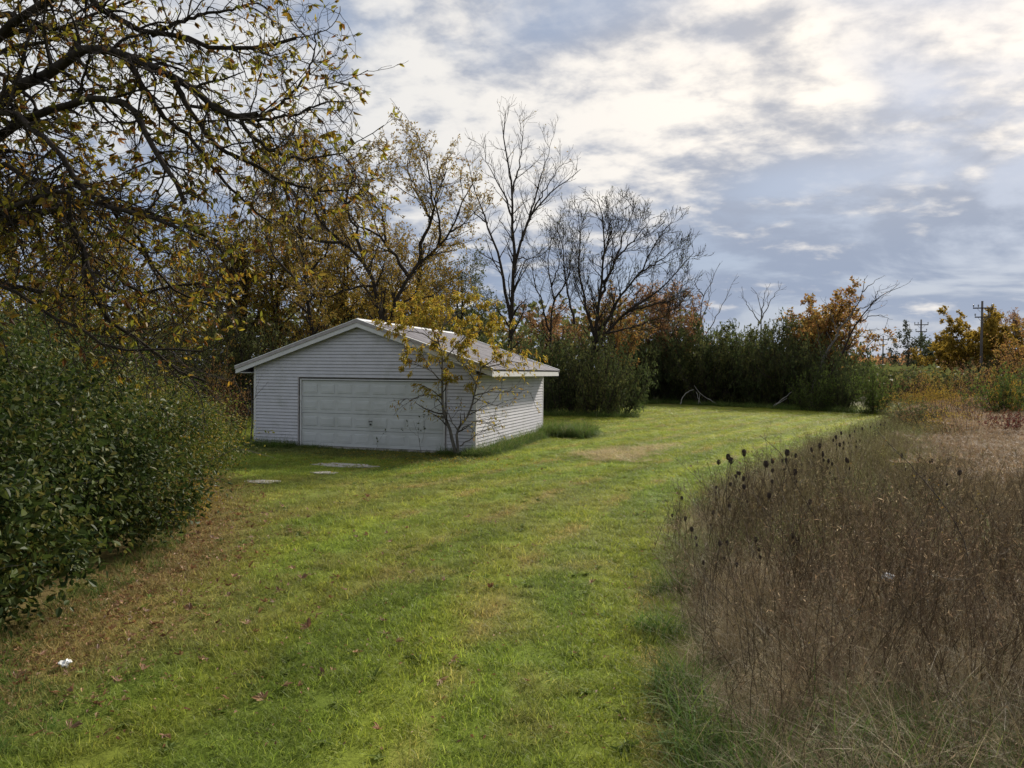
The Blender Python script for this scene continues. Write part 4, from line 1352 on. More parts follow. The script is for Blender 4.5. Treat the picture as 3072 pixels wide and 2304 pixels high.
# ---- the wood behind everything, one mass
def far_wood():
    R = np.random.default_rng(9)
    n = 32000
    x = R.uniform(-150, 46, n)
    y = 66 + R.random(n) ** 1.5 * 40 + np.clip(x, 0, 60) * .1
    top = 4.5 + 5.5 * vnoise(x, y, .09, 12) + 2.0 * vnoise(x, y, .45, 13)
    top = np.where(x > 18, top * np.interp(x, [18, 34, 46], [.8, .45, .35]), top)
    zz = top * R.random(n) ** .8
    c = np.stack([x, y, zz], 1)
    ln = R.uniform(.45, .85, n)
    V, F = leaves_geo(c, R.normal(size=(n, 3)), R.normal(size=(n, 3)), ln, ln * .8, .2, .1, True)
    tag(link('woodland', mesh_np('woodland', V, F, L_OLIVE)), 'brownish green wood filling the distance behind the tree line', 'woodland', kind='stuff')
    n = 26000
    x = R.uniform(30, 330, n)
    y = R.uniform(150, 230, n) + x * .25
    top = 3.0 + 6.5 * vnoise(x, y, .05, 14)
    zz = top * R.random(n) ** 1.3
    c = np.stack([x, y, zz], 1)
    ln = R.uniform(1.4, 2.6, n)
    V, F = leaves_geo(c, R.normal(size=(n, 3)), R.normal(size=(n, 3)), ln, ln * .8, .2, .1, True)
    tag(link('distant_woodland', mesh_np('distant_woodland', V, F, L_RUST)), 'far low line of autumn trees on the horizon beyond the poles', 'woodland', kind='stuff')


far_wood()

# ================================================================== GRASS AND WEEDS (scattered clumps)
SRC = {}


def blades(n, rad, L, W, lean, bend, R, segs=3, z0=0.0, up=1.0):
    a = R.uniform(0, 2 * np.pi, n)
    q = np.sqrt(R.random(n)) * rad
    c = np.stack([np.cos(a) * q, np.sin(a) * q, np.full(n, z0)], 1)
    b = R.uniform(0, 2 * np.pi, n)
    h = np.stack([np.cos(b), np.sin(b), np.zeros(n)], 1)
    ln = R.uniform(L[0], L[1], n)
    w = R.uniform(W[0], W[1], n)
    le = np.abs(R.normal(lean, lean * .5, n))
    be = np.abs(R.normal(bend, bend * .5, n))
    f = b + R.normal(0, .9, n) + np.pi / 2
    side = np.stack([np.cos(f), np.sin(f), np.zeros(n)], 1)
    P, Wd = [], []
    for s in range(segs + 1):
        t = s / segs
        ang = le + be * t
        p = c + h * (ln * t * np.sin(ang))[:, None] + np.array([0, 0, 1.0]) * (ln * t * np.cos(np.minimum(ang, 1.5)) * up)[:, None]
        P.append(p)
        Wd.append(w * (1 - t ** 1.6 * .92))
    V = np.stack([np.stack([p - side * (x / 2)[:, None], p + side * (x / 2)[:, None]], 1) for p, x in zip(P, Wd)], 1)   # n,segs+1,2,3
    k = 2 * (segs + 1)
    i = np.arange(n)[:, None] * k + np.arange(segs)[None] * 2
    F = np.stack([i, i + 1, i + 3, i + 2], -1).reshape(-1, 4)
    return V.reshape(-1, 3), F


def merge(parts):
    """[(V,F,mat index)] -> V, [F], midx; quads and triangles kept apart"""
    V, F, mi, off = [], [], [], 0
    for v, f, m in parts:
        V.append(v)
        F.append(np.asarray(f) + off)
        mi += [m] * len(f)
        off += len(v)
    return np.concatenate(V), F, mi


def source(coll, parts, mats):
    c = SRC.setdefault(coll, bpy.data.collections.new(coll))
    V, F, mi = merge(parts)
    nm = '%s_%02d' % (coll, len(c.objects))
    o = bpy.data.objects.new(nm, mesh_np(nm, V, F, mats, False, mi))
    c.objects.link(o)


def scatter(name, coll, pts, rz, scl, idx, tint, label, cat, tilt=0.08):
    n = len(pts)
    R = np.random.default_rng(n)
    me = bpy.data.meshes.new(name)
    me.vertices.add(n)
    me.vertices.foreach_set('co', np.asarray(pts, np.float32).ravel())
    rot = np.stack([R.normal(0, tilt, n), R.normal(0, tilt, n), rz], 1)
    for nm, ty, key, arr in (('rot', 'FLOAT_VECTOR', 'vector', rot), ('scl', 'FLOAT_VECTOR', 'vector', scl), ('idx', 'INT', 'value', idx), ('tint', 'FLOAT_COLOR', 'color', np.concatenate([tint, np.ones((n, 1))], 1))):
        a = me.attributes.new(nm, ty, 'POINT')
        a.data.foreach_set(key, np.ascontiguousarray(arr, dtype=np.int32 if ty == 'INT' else np.float32).ravel())
    o = link(name, me)
    tag(o, label, cat, kind='stuff')
    g = bpy.data.node_groups.new(name, 'GeometryNodeTree')
    g.interface.new_socket('Geometry', in_out='INPUT', socket_type='NodeSocketGeometry')
    g.interface.new_socket('Geometry', in_out='OUTPUT', socket_type='NodeSocketGeometry')
    N = g.nodes
    gi, go = N.new('NodeGroupInput'), N.new('NodeGroupOutput')
    ip = N.new('GeometryNodeInstanceOnPoints')
    ci = N.new('GeometryNodeCollectionInfo')
    ci.inputs['Collection'].default_value = SRC[coll]
    ci.inputs['Separate Children'].default_value = True
    ci.inputs['Reset Children'].default_value = True
    def attr(nm, ty):
        a = N.new('GeometryNodeInputNamedAttribute')
        a.data_type = ty
        a.inputs['Name'].default_value = nm
        return a.outputs['Attribute']
    lk = g.links.new
    lk(gi.outputs[0], ip.inputs['Points'])
    lk(ci.outputs[0], ip.inputs['Instance'])
    ip.inputs['Pick Instance'].default_value = True
    lk(attr('idx', 'INT'), ip.inputs['Instance Index'])
    e2r = N.new('FunctionNodeEulerToRotation')
    lk(attr('rot', 'FLOAT_VECTOR'), e2r.inputs[0])
    lk(e2r.outputs[0], ip.inputs['Rotation'])
    lk(attr('scl', 'FLOAT_VECTOR'), ip.inputs['Scale'])
    lk(ip.outputs[0], go.inputs[0])
    md = o.modifiers.new('scatter', 'NODES')
    md.node_group = g
    return o


M_BLADE = leaf_mat('lawn_blades', [(.82, .85, .8), (1.0, 1.0, 1.0), (1.15, 1.12, 1.1), (1.0, 1.05, .9), (1.5, 1.3, 1.5)], .45, .55, .22, .12, tint=True, tboost=1.6)
M_LONG = leaf_mat('long_grass', [(.055, .105, .020), (.072, .125, .022), (.092, .14, .026), (.13, .15, .04)], .42, .6, .12, .2, tint=True)
M_ROSE = leaf_mat('broad_weed_leaves', [(.085, .125, .022), (.10, .145, .025), (.12, .155, .03)], .4, .6, .12, .15, tint=True)
M_DRYG = leaf_mat('dry_grass', [(.27, .205, .11), (.36, .285, .15), (.19, .145, .08), (.31, .24, .13), (.45, .37, .22)], .3, .6, .3, .25, tint=True)
M_STALK = leaf_mat('weed_stalk', [(.185, .128, .070), (.25, .175, .092), (.135, .095, .055), (.33, .25, .135)], .05, .7, .25, .25, tint=True)
M_SEED = leaf_mat('weed_seed', [(.22, .150, .085), (.33, .24, .13), (.155, .108, .065), (.50, .40, .24)], .35, .7, .2, .25, tint=True)
M_PINK = leaf_mat('feather_grass', [(.25, .160, .085), (.32, .220, .12), (.20, .12, .065), (.36, .265, .15)], .4, .6, .2, .15, tint=True)

R = np.random.default_rng(301)
for k in range(5):
    source('lawn_clump', [(*blades(44, .11, (.035, .105), (.004, .0075), .5, .6, R), 0)], [M_BLADE])
for k in range(3):
    source('long_clump', [(*blades(46, .13, (.18, .50), (.005, .011), .28, .95, R, 5), 0), (*blades(5, .13, (.2, .4), (.003, .005), .4, .9, R, 4), 1)], [M_LONG, M_DRYG])
for k in range(4):
    source('dry_clump', [(*blades(40, .18, (.30, .95), (.002, .0045), .25, .85, R, 5), 0), (*blades(14, .2, (.3, .7), (.0025, .004), .9, .6, R, 4), 0)], [M_DRYG])
for k in range(4):
    source('feather_clump', [(*blades(60, .20, (.5, 1.15), (.002, .004), .18, .45, R, 4), 0), (*blades(70, .26, (.10, .22), (.004, .008), .5, .6, R, 2, .75), 0)], [M_PINK])
for k in range(8):
    h = R.uniform(.85, 1.25)
    st = []
    for q in range(R.integers(3, 6)):
        o = R.normal(0, .09, 3) * np.array([1, 1, 0])
        le = R.normal(0, .16, 3) * np.array([1, 1, 0])
        hh = h * R.uniform(.65, 1.05)
        st.append([o, o + le * .4 + Z3(hh * .5), o + le * 1.3 + Z3(hh)])
    m = limbs(st, R.uniform(.0026, .0044, len(st)), 9, .4, R, .006)
    a = spawn(m, 11.0, .25, 1, 34, (.10, .38), 5, .12, (0, 0, .35), .6, .0013, R, fall=.5)
    b = spawn(a, 16.0, .2, 1, 36, (.03, .11), 3, .12, (0, 0, .3), .7, .0009, R)
    sV, sF = leaves_on(b, 1.5, (.007, .015), (.004, .008), R, .4, .0, .8, True, jit=.004)
    dV, dF = leaves_on(a, .8, (.03, .07), (.006, .012), R, .1, .6, .8, True, jit=.004)
    tv, tf = tubes([(m, 4), (a, 3), (b, 3)])
    source('weed_stalks', [(tv, tf, 0), (sV, sF, 1), (dV, dF, 1)], [M_STALK, M_SEED])


def in_view(x, y, m=1.0):
    return np.abs(x) < .72 * y + m


def ground_z(x, y):
    z = 0.05 * (vnoise(x, y, 0.22, 5) - 0.5) + 0.02 * (vnoise(x, y, 1.1, 6) - 0.5)
    a, b = garage_local(x, y)
    inside = (a > -9) & (a < 1.5) & (b > -1.5) & (b < 9)
    return np.where(inside, z * .2, z) - .02


def sample(n, y0, y1, dens, R, xfun):
    """points with areal density dens(y) in the strip xfun(y)->(xl,xr)"""
    ys = np.linspace(y0, y1, 400)
    xl, xr = xfun(ys)
    w = np.maximum(xr - xl, 0) * dens(ys)
    cdf = np.cumsum(w) * (ys[1] - ys[0])
    tot = int(cdf[-1])
    y = np.interp(R.random(tot) * cdf[-1], cdf, ys)
    xl, xr = xfun(y)
    x = xl + (xr - xl) * R.random(tot)
    return x, y


def lawn_span(y):
    return np.maximum(-.72 * y - 1, np.where(y < 17, hedge_x(np.minimum(y, 17)) - .5, -30)), np.minimum(.72 * y + 1, edge_x(y) + .15)


R = np.random.default_rng(302)
x, y = sample(0, 3.6, 52, lambda y: np.minimum(130, 130 * (7.5 / y) ** 1.35), R, lawn_span)
a, b = garage_local(x, y)
ok = ~((a > -GW - .05) & (a < .05) & (b > -.05) & (b < GD + .05))
SLABS = [(gnd(742, 1005), .85, .34, .25), (gnd(700, 1021), .34, .18, .3), (gnd(566, 1040), .42, .20, .2)]
for c, rx, ry, _ in SLABS:
    ok &= ((x - c[0]) / rx) ** 2 + ((y - c[1]) / ry) ** 2 > .6 + .6 * R.random(len(x))
thin = vnoise(x, y, 2.2, 41, 2)
ok &= R.random(len(x)) < np.clip(1.5 * thin + .3, .65, 1)
x, y = x[ok], y[ok]
n = len(x)
hgt = R.uniform(.6, 1.15, n) * (0.75 + .6 * vnoise(x, y, 1.2, 42))
far = np.interp(y, [4, 20, 50], [1.0, 1.5, 2.6])
tint = lawn_color(x, y) * R.uniform(.75, 1.35, (n, 1)) * 1.28
scatter('lawn_grass', 'lawn_clump', np.stack([x, y, ground_z(x, y) - .004], 1), R.uniform(0, 6.28, n), np.stack([far, far, hgt], 1), R.integers(0, 5, n), tint,
        'short mown green grass of the lawn', 'grass', .15)


# broad-leaved plants in the turf
def rosette(R):
    n = R.integers(6, 11)
    a = np.arange(n) * 2.4 + R.normal(0, .2, n)
    d = np.stack([np.cos(a), np.sin(a), R.uniform(.25, .8, n)], 1)
    ln = R.uniform(.05, .10, n)
    return leaves_geo(np.zeros((n, 3)), d, np.stack([-np.cos(a) * .3, -np.sin(a) * .3, np.ones(n)], 1), ln, ln * R.uniform(.3, .6, n), .12, .3)


for k in range(4):
    source('rosette', [(*rosette(R), 0)], [M_ROSE])
x, y = sample(0, 3.8, 18, lambda y: np.interp(y, [4, 18], [6, 2]), R, lawn_span)
kk = (vnoise(x, y, .7, 71, 2) + .25 * sstep(x - edge_x(y), -2.5, -.3)) > .55
x, y = x[kk], y[kk]
n = len(x)
s_ = R.uniform(.6, 1.1, n)
scatter('lawn_weeds', 'rosette', np.stack([x, y, ground_z(x, y) + .01], 1), R.uniform(0, 6.28, n), np.stack([s_, s_, s_], 1), R.integers(0, 4, n), np.ones((n, 3)) * R.uniform(.7, 1.3, (n, 1)),
        'low broad leaved weeds growing in the mown lawn', 'weeds', .15)


def field_span(y):
    return edge_x(y), np.minimum(.74 * y + 1.5, edge_x(y) + 40)


# brown weed field
R = np.random.default_rng(303)
x, y = sample(0, 2.6, 62, lambda y: np.interp(y, [2.5, 8, 14, 25, 60], [13, 12, 11, 8, 4.5]), R, field_span)
x += np.abs(R.normal(0, .15, len(x)))
n = len(x)
ed = (x - edge_x(y)) * .8
nz = vnoise(x, y, .35, 51)
eo = .55 * (vnoise(x, y, .9, 57, 2) - .35)
rag = R.random(n) < np.interp(ed - eo, [-.1, .15, 1.0], [.08, .35, 1.0])
pink = sstep(vnoise(x, y, .16, 52, 2) + .25 * sstep(x - .55 * y, -1, 3), .55, .70) * sstep(y, 12, 15)
near = 1 - sstep(y, 4.2, 5.6)
hs = (.50 + .5 * nz + .38 * R.random(n)) * np.interp(ed, [-.2, .2, 1.2], [.35, .75, 1.0]) * (1 - .45 * near)
hs *= np.interp(y, [2.5, 9, 14, 20, 60], [1.0, 1.05, .85, .70, .75])
olive = np.clip(sstep(vnoise(x, y, .22, 53, 2), .38, .6) * sstep(y, 7, 13) + .35 * sstep(y, 6, 12), 0, 1)
tint = np.ones((n, 3)) * R.uniform(.55, 1.15, (n, 1)) * np.array([1.0, .97, 1.06])
tint = tint * (1 + olive[:, None] * (np.array([1.05, 1.35, .80]) - 1))
k = (R.random(n) > pink * .55) & rag
scatter('dry_weeds', 'weed_stalks', np.stack([x, y, np.full(n, -.02)], 1)[k], R.uniform(0, 6.28, n)[k], (np.stack([hs * .9 + .15, hs * .9 + .15, hs], 1) * 1.0)[k], R.integers(0, 8, n)[k], tint[k],
        'dense stand of dry brown weed stalks filling the overgrown field', 'weeds', .13)
scatter_tall = R.random(n) < np.interp(y, [2, 8, 20, 60], [.42, .36, .16, .05])
kt = scatter_tall & (pink < .5) & (ed - eo > .0)
s3 = R.uniform(.95, 1.3, n) * np.interp(ed, [0, .8], [.7, 1.0]) * np.interp(y, [8, 16], [1, .75]) * (1 - .35 * near)
scatter('tall_weeds', 'weed_stalks', np.stack([x + .06, y, np.full(n, -.02)], 1)[kt], R.uniform(0, 6.28, n)[kt], np.stack([s3 * 1.15, s3 * 1.15, s3], 1)[kt], R.integers(0, 8, n)[kt], (np.ones((n, 3)) * R.uniform(.28, .55, (n, 1)))[kt],
        'taller dark bare weed stems standing above the paler dry weeds', 'weeds', .2)
k = R.random(n) < pink
hs2 = R.uniform(.5, 1.1, n) * np.interp(ed, [0, 1], [.7, 1])
scatter('feather_grass', 'feather_clump', np.stack([x, y, np.full(n, -.02)], 1)[k], R.uniform(0, 6.28, n)[k], np.stack([np.full(n, 1.5), np.full(n, 1.5), hs2], 1)[k], R.integers(0, 4, n)[k],
        (np.ones((n, 3)) * R.uniform(.8, 1.15, (n, 1)) * (1 - .25 * sstep(nz, .4, .7))[:, None])[k], 'pinkish tan feathery grass patches in the brown field', 'grass', .08)
x, y = sample(0, 2.6, 60, lambda y: np.interp(y, [2.5, 8, 14, 25, 60], [30, 26, 24, 13, 4]), R, field_span)
x += np.abs(R.normal(0, .2, len(x)))
n = len(x)
ed = (x - edge_x(y)) * .8
sc1 = R.uniform(.55, 1.05, n) * np.interp(ed, [-.2, .3, 1], [.45, .7, .95])
tint = np.ones((n, 3)) * R.uniform(.6, 1.15, (n, 1))
ol = sstep(vnoise(x, y, .3, 54, 2), .45, .7)[:, None] * sstep(y, 6, 10)[:, None]
tint = tint * (1 + ol * (np.array([.75, 1.08, .5]) - 1))
scatter('dry_field_grass', 'dry_clump', np.stack([x, y, np.full(n, -.02)], 1), R.uniform(0, 6.28, n), np.stack([sc1 + .2, sc1 + .2, sc1], 1), R.integers(0, 4, n), tint,
        'thin dry tan grass growing among the weed stalks', 'grass', .2)
# green long grass: field border near the camera, foot of the field, around the garage, at the hedge foot
R = np.random.default_rng(304)
P = []
x, y = sample(0, 3.0, 13, lambda y: np.interp(y, [3, 6, 7.2, 9, 13], [64, 50, 22, 8, 5]), R, lambda y: (edge_x(y) - .12, edge_x(y) + np.interp(y, [3, 7, 12], [1.0, .55, .3])))
gk = vnoise(x, y, 1.1, 63, 2) > .40
P.append(np.stack([x, y, np.full(len(x), .95)], 1)[gk])
x, y = sample(0, 2.6, 5.2, lambda y: np.full(len(y), 45.0), R, lambda y: (edge_x(y) + .9, .74 * y + 1.5))
P.append(np.stack([x, y, np.full(len(x), 1.05)], 1))
x, y = sample(0, 12, 60, lambda y: np.full(len(y), 5.0), R, lambda y: (edge_x(y) - .1, edge_x(y) + 3))
P.append(np.stack([x, y, np.full(len(x), 1.1)], 1))
x, y = sample(0, 9, 30, lambda y: np.full(len(y), 3.0), R, lambda y: (edge_x(y) + .5, .74 * y + 1))
g_ = vnoise(x, y, .3, 61, 2) > .55
P.append(np.stack([x, y, np.full(len(x), 1.5)], 1)[g_])
for (a0, a1, b0, b1, nn, s) in ((.04, .50, -.25, GD + .3, 330, 1.15), (.1, 1.9, GD - 1.0, GD + .9, 330, 1.5), (-GW - .5, -GW + 1.6, -.50, -.05, 110, .85), (-GW + 1.7, -GW + 2.9, -.30, -.02, 34, .50), (-GW + 3.2, -.3, -.22, -.02, 40, .30), (-1.0, .45, -.55, -.1, 70, .85)):
    aa, bb = R.uniform(a0, a1, nn), R.uniform(b0, b1, nn)
    gx, gy = gworld(aa, bb)
    P.append(np.stack([gx, gy, s * R.uniform(.7, 1.15, nn)], 1))
yy = R.uniform(4.6, 15, 160)
P.append(np.stack([hedge_x(yy) - R.uniform(-.1, .5, 160), yy, R.uniform(.35, .6, 160)], 1))
x, y = R.uniform(-4.4, -2.9, 120), R.uniform(4.0, 5.6, 120)
kk = x < -.66 * y + .25 + R.uniform(-.2, .2, 120)
P.append(np.stack([x[kk], y[kk], R.uniform(.35, .65, kk.sum())], 1))
# uncut strip along the foot of the thicket
uu = R.uniform(1180, 1940, 900)
fy = np.interp(uu, [1180, 1370, 1385, 1430, 1740, 1935], [40.2, 39.4, 56.5, 59.5, 49.0, 44.5])
fx = np.array([at(u_, 803, y_)[0] for u_, y_ in zip(uu, fy)])
P.append(np.stack([fx + R.normal(0, .3, 900), fy + R.uniform(-.2, 1.3, 900), R.uniform(.8, 1.5, 900)], 1))
P = np.concatenate(P)
n = len(P)
s = P[:, 2] * R.uniform(.75, 1.2, n)
scatter('long_grass', 'long_clump', np.stack([P[:, 0], P[:, 1], np.full(n, -.02)], 1), R.uniform(0, 6.28, n), np.stack([s, s, s], 1), R.integers(0, 3, n),
        np.ones((n, 3)) * R.uniform(.7, 1.5, (n, 1)), 'uncut long green grass along the field border, garage foot and thicket', 'grass', .12)

# cut hay left lying on the lawn
R = np.random.default_rng(305)
c0, c1 = gnd(1305, 988), gnd(1440, 962)
t = R.random(260) ** 2.6
hp = c0 + (c1 - c0) * t[:, None] + R.normal(0, 1, (260, 3)) * np.array([.55, .75, 0]) * (1 - .5 * t[:, None])
hp[:, 2] = -.01
for k in range(3):
    source('hay_clump', [(*blades(60, .22, (.12, .3), (.004, .007), 1.35, .25, R, 2, .03, .5), 0)], [M_DRYG])
scatter('cut_hay', 'hay_clump', hp, R.uniform(0, 6.28, 260), np.ones((260, 3)) * R.uniform(.7, 1.2, (260, 1)), R.integers(0, 3, 260), np.ones((260, 3)) * R.uniform(.9, 1.9, (260, 1)) * np.array([1.0, .98, .88]),
        'streak of pale cut hay lying on the lawn beyond the garage corner', 'hay', .1)

# ================================================================== STANDING WEEDS ONE CAN PICK OUT
M_UMBEL = plain('seed_head', (.055, .040, .032), .85, .3, 30)


def wild_carrot(seed):
    R = np.random.default_rng(seed)
    root = empty('wild_carrot')
    h = 1.0
    tips = [(np.array([R.normal(0, .05), R.normal(0, .05), h]), 1.0)]
    st = [[(0, 0, -.05), (R.normal(0, .02), R.normal(0, .02), h * .5), tips[0][0]]]
    for q in range(R.integers(1, 4)):
        z = h * R.uniform(.45, .75)
        a = R.uniform(0, 6.28)
        e = np.array([math.cos(a) * .16, math.sin(a) * .16, z + R.uniform(.16, .32)])
        st.append([(0, 0, z), (e[0] * .5, e[1] * .5, z + (e[2] - z) * .35), e])
        tips.append((e, R.uniform(.55, .9)))
    m = limbs(st, [.0045] + [.003] * (len(st) - 1), 10, .6, R, .004)
    V, F = tubes([(m, 5)])
    link('stem', mesh_np('stem', V, F, M_TWIG, True), root)
    for p, s in tips:
        pol = []
        for j in range(22):
            a = j * 2.399
            q = math.sqrt((j + .5) / 22)
            d = np.array([math.cos(a), math.sin(a), 0])
            rr = .027 * s
            pol.append([p, p + d * rr * q * .95 + Z3(.022 * s), p + d * rr * q * 1.05 + Z3(.050 * s), p + d * rr * q * .55 + Z3(.072 * s)])
        u = limbs(pol, [.0022 * s] * 22, 7, 1.4, R, .0015)
        V, F = tubes([(u, 4)])
        link('seed_head', mesh_np('seed_head', V, F, M_UMBEL), root)
    return root


carrots = [wild_carrot(400 + k) for k in range(6)]
R = np.random.default_rng(306)
spots = [(1470, 1105, 9.6), (1535, 1075, 10.5), (1567, 1000, 9.6), (1573, 995, 10.2), (1632, 985, 9.8), (1620, 1040, 10), (1655, 1045, 10.4), (1690, 985, 10), (1700, 1000, 11), (1725, 990, 12), (1765, 985, 12.5), (1770, 1000, 11.5),
         (1640, 1012, 9.2), (1810, 950, 14), (1740, 975, 13), (1480, 1150, 8.2), (1530, 1140, 8.6), (1545, 1260, 7), (1590, 1270, 7), (1640, 1275, 7.2), (1690, 1265, 7.4), (1790, 955, 15), (1830, 940, 16), (1845, 945, 17), (1865, 930, 18),
         (1880, 925, 20), (1900, 920, 22), (1910, 915, 24), (1925, 908, 27), (1850, 935, 19), (1800, 965, 13), (1780, 970, 12), (2010, 1000, 12), (2060, 1025, 10), (1950, 990, 12), (1600, 1060, 9), (1715, 1030, 9), (1500, 1200, 7.6), (1820, 1000, 11), (1935, 905, 29)]
for i, (u, v, Y) in enumerate(spots):
    p = at(u, v, Y)
    p[2] = max(p[2], .75)
    o = carrots[i] if i < 6 else copy_tree(carrots[i % 6], (0, 0, 0), 0)
    o.location = (p[0], p[1], -.02)
    s = p[2] + .02
    o.rotation_euler = (R.normal(0, .04), R.normal(0, .04), R.uniform(0, 6.28))
    k = .85 if Y < 11 else .68
    o.scale = (s * k, s * k, s)
    tag(o, 'dry wild carrot stalk with curled dark seed head above the field edge', 'weed', 'wild carrot stalks along the field edge')


def cane(label, pts, y0, y1, r, seed, side=7.0):
    R = np.random.default_rng(seed)
    P = np.array([at(1368 + x * .45737, 900 + y * .45737, y0 + (y1 - y0) * i / (len(pts) - 1)) for i, (x, y) in enumerate(pts)])
    foot = P[0].copy()
    foot[2] = -.03
    P = np.vstack([foot[None] - (P[1] - P[0]) * np.array([.25, 0, 0]), P]) if P[0][2] > .1 else P
    m = limbs([P], [r], 24, .3, R, .006)
    a = spawn(m, side, .35, 1, 45, (.06, .28), 5, .14, (0, 0, .2), .5, .0014, R)
    lf = leaves_on(a, 1.2, (.015, .04), (.008, .015), R, .3, .4, .8, True)
    root = empty('arching_weed', tuple(np.array([P[0][0], P[0][1], 0])))
    b = np.array([P[0][0], P[0][1], 0])
    tag(root, label, 'weed')
    V, F = tubes([(m, 5)])
    link('stem', mesh_np('stem', V - b, F, M_TWIG, True), root)
    V, F = tubes([(a, 3)])
    link('side_stems', mesh_np('side_stems', V - b, F, M_TWIG), root)
    link('dry_leaves', mesh_np('dry_leaves', lf[0] - b, lf[1], L_BROWN), root)


cane('longest dark weed stem arching over the brown field from its near side', [(1790, 1180), (1700, 960), (1600, 700), (1500, 470), (1380, 310), (1250, 170), (1150, 60)], 6.0, 8.2, .0085, 1)
cane('dark arching weed stem bending towards the lawn between wild carrot heads', [(960, 900), (930, 700), (860, 480), (770, 330), (700, 180), (600, 90)], 8.6, 9.4, .0085, 2, 10)
cane('thin weed stem leaning out of the field next to the arching stem', [(860, 900), (840, 780), (740, 600), (650, 470), (580, 400)], 7.4, 7.8, .006, 3)
cane('long leaning weed stem behind the longest arching one', [(1845, 1060), (1790, 920), (1700, 720), (1640, 500), (1600, 350)], 6.8, 7.6, .0065, 4)
cane('straight dark weed stem with fine side twigs in the field', [(1460, 1000), (1445, 700), (1438, 500), (1445, 380), (1480, 240)], 7.0, 7.4, .0045, 5)
cane('thin upright weed stem with side twigs close to the lawn edge', [(930, 620), (950, 480), (1060, 300), (1030, 200)], 9.4, 9.6, .0035, 6)
cane('pale weed stem curving through the low brown field weeds', [(860, 1250), (830, 1100), (1000, 960), (1120, 900)], 5.4, 5.8, .0035, 7)

# ================================================================== SMALL THINGS
def slab(name, label, c, rx, ry, rot, seed):
    R = np.random.default_rng(seed)
    n = 18
    a = np.linspace(0, 2 * np.pi, n, endpoint=False)
    q = R.uniform(.72, 1.08, n)
    x, y = np.cos(a) * rx * q, np.sin(a) * ry * q
    cx, sx = math.cos(rot), math.sin(rot)
    p = [(x_ * cx - y_ * sx, x_ * sx + y_ * cx) for x_, y_ in zip(x, y)]
    o = link(name, prism(name, p, -.06, .006, M_CONC, lambda p_, q_, t: (p_, q_, t)), None, (c[0], c[1], .0))
    return tag(o, label, 'concrete')


slab('concrete_slab', 'largest broken concrete patch in the grass before the garage door', SLABS[0][0], .95, .40, -.3, 1)
slab('concrete_slab', 'small concrete patch just before the largest broken patch', SLABS[1][0], .38, .20, -.2, 2)
slab('concrete_slab', 'grey concrete patch near the end of the hedge', SLABS[2][0], .46, .24, -.1, 3)


def litter(label, p, r, seed):
    R = np.random.default_rng(seed)
    import bmesh
    bm = bmesh.new()
    bmesh.ops.create_icosphere(bm, subdivisions=3, radius=r)
    for v in bm.verts:
        d = v.co.normalized()
        k = 1 + .45 * math.sin(5 * d.x + 3 * d.y + seed) * math.cos(4 * d.z - 2 * d.x) + R.normal(0, .10)
        v.co = d * r * k
        v.co.z *= .7
    me = bpy.data.meshes.new('litter')
    bm.to_mesh(me)
    bm.free()
    me.materials.append(M_PAPER)
    o = link('crumpled_litter', me, None, tuple(p))
    tag(o, label, 'litter')


g = gnd(140, 1442)
litter('crumpled white plastic scrap lying on the lawn by the hedge', (g[0], g[1], .03), .040, 3)
p = at(1918, 1246, 6.9)
litter('white scrap caught among the brown field weeds', tuple(p), .045, 5)


# fallen leaves: the big ones one by one
def fallen_leaf_mesh(seed):
    R = np.random.default_rng(seed)
    n = R.integers(3, 6)
    ang = np.linspace(-1.1, 1.1, n) + R.normal(0, .12, n)
    d = np.stack([np.cos(ang), np.sin(ang), R.uniform(-.05, .45, n)], 1)
    nv = np.stack([R.normal(0, .3, n), R.normal(0, .3, n), np.ones(n)], 1)
    ln = R.uniform(.06, .11, n) * np.cos(ang * .6)
    V, F = leaves_geo(np.zeros((n, 3)), d, nv, ln, ln * R.uniform(.32, .5, n), .25, -.25)
    st = limbs([[(-.08, R.normal(0, .01), .012), (-.03, 0, .008), (0, 0, 0)]], [.0016], 4, .8)
    tv, tf = tubes([(st, 3)])
    V, F, mi = merge([(V, F, 0), (tv, tf, 0)])
    return mesh_np('fallen_leaf', V, F, L_FALL)


L_FALL = leaf_mat('fallen_leaves', [(.24, .11, .05), (.17, .085, .045), (.31, .16, .07), (.11, .06, .036), (.36, .23, .11)], .25, .6, .3, .35)
fm = [fallen_leaf_mesh(k) for k in range(8)]
R = np.random.default_rng(307)
pts = []
for (u, v) in ((205, 1530), (222, 1510), (150, 1585), (225, 1598), (820, 1585), (958, 1260), (700, 1465), (175, 1385), (190, 1395), (240, 1370), (70, 1600), (600, 1280), (430, 1330), (560, 1330), (640, 1190), (1370, 1250), (1140, 1480)):
    pts.append(gnd(u, v))
while len(pts) < 235:
    y = R.uniform(5.2, 15)
    x = hedge_x(y) + abs(R.normal(0, 1.25)) + .1
    if x < edge_x(y) - .6 and in_view(x, y, 0):
        pts.append(np.array([x, y, 0]))
while len(pts) < 285:
    y = R.uniform(4.6, 20)
    x = R.uniform(-3.0, edge_x(y) - .4)
    if in_view(x, y, 0):
        pts.append(np.array([x, y, 0]))
for i, p in enumerate(pts):
    o = link('fallen_leaf', fm[i % 8])
    o.location = (p[0], p[1], float(ground_z(np.array([p[0]]), np.array([p[1]]))[0]) + R.uniform(.030, .055))
    o.rotation_euler = (R.normal(0, .35), R.normal(0, .35), R.uniform(0, 6.28))
    o.scale = [R.uniform(.45, .95)] * 3
    tag(o, 'curled brown fallen leaf lying on the mown lawn', 'fallen leaf', 'fallen leaves on the lawn')
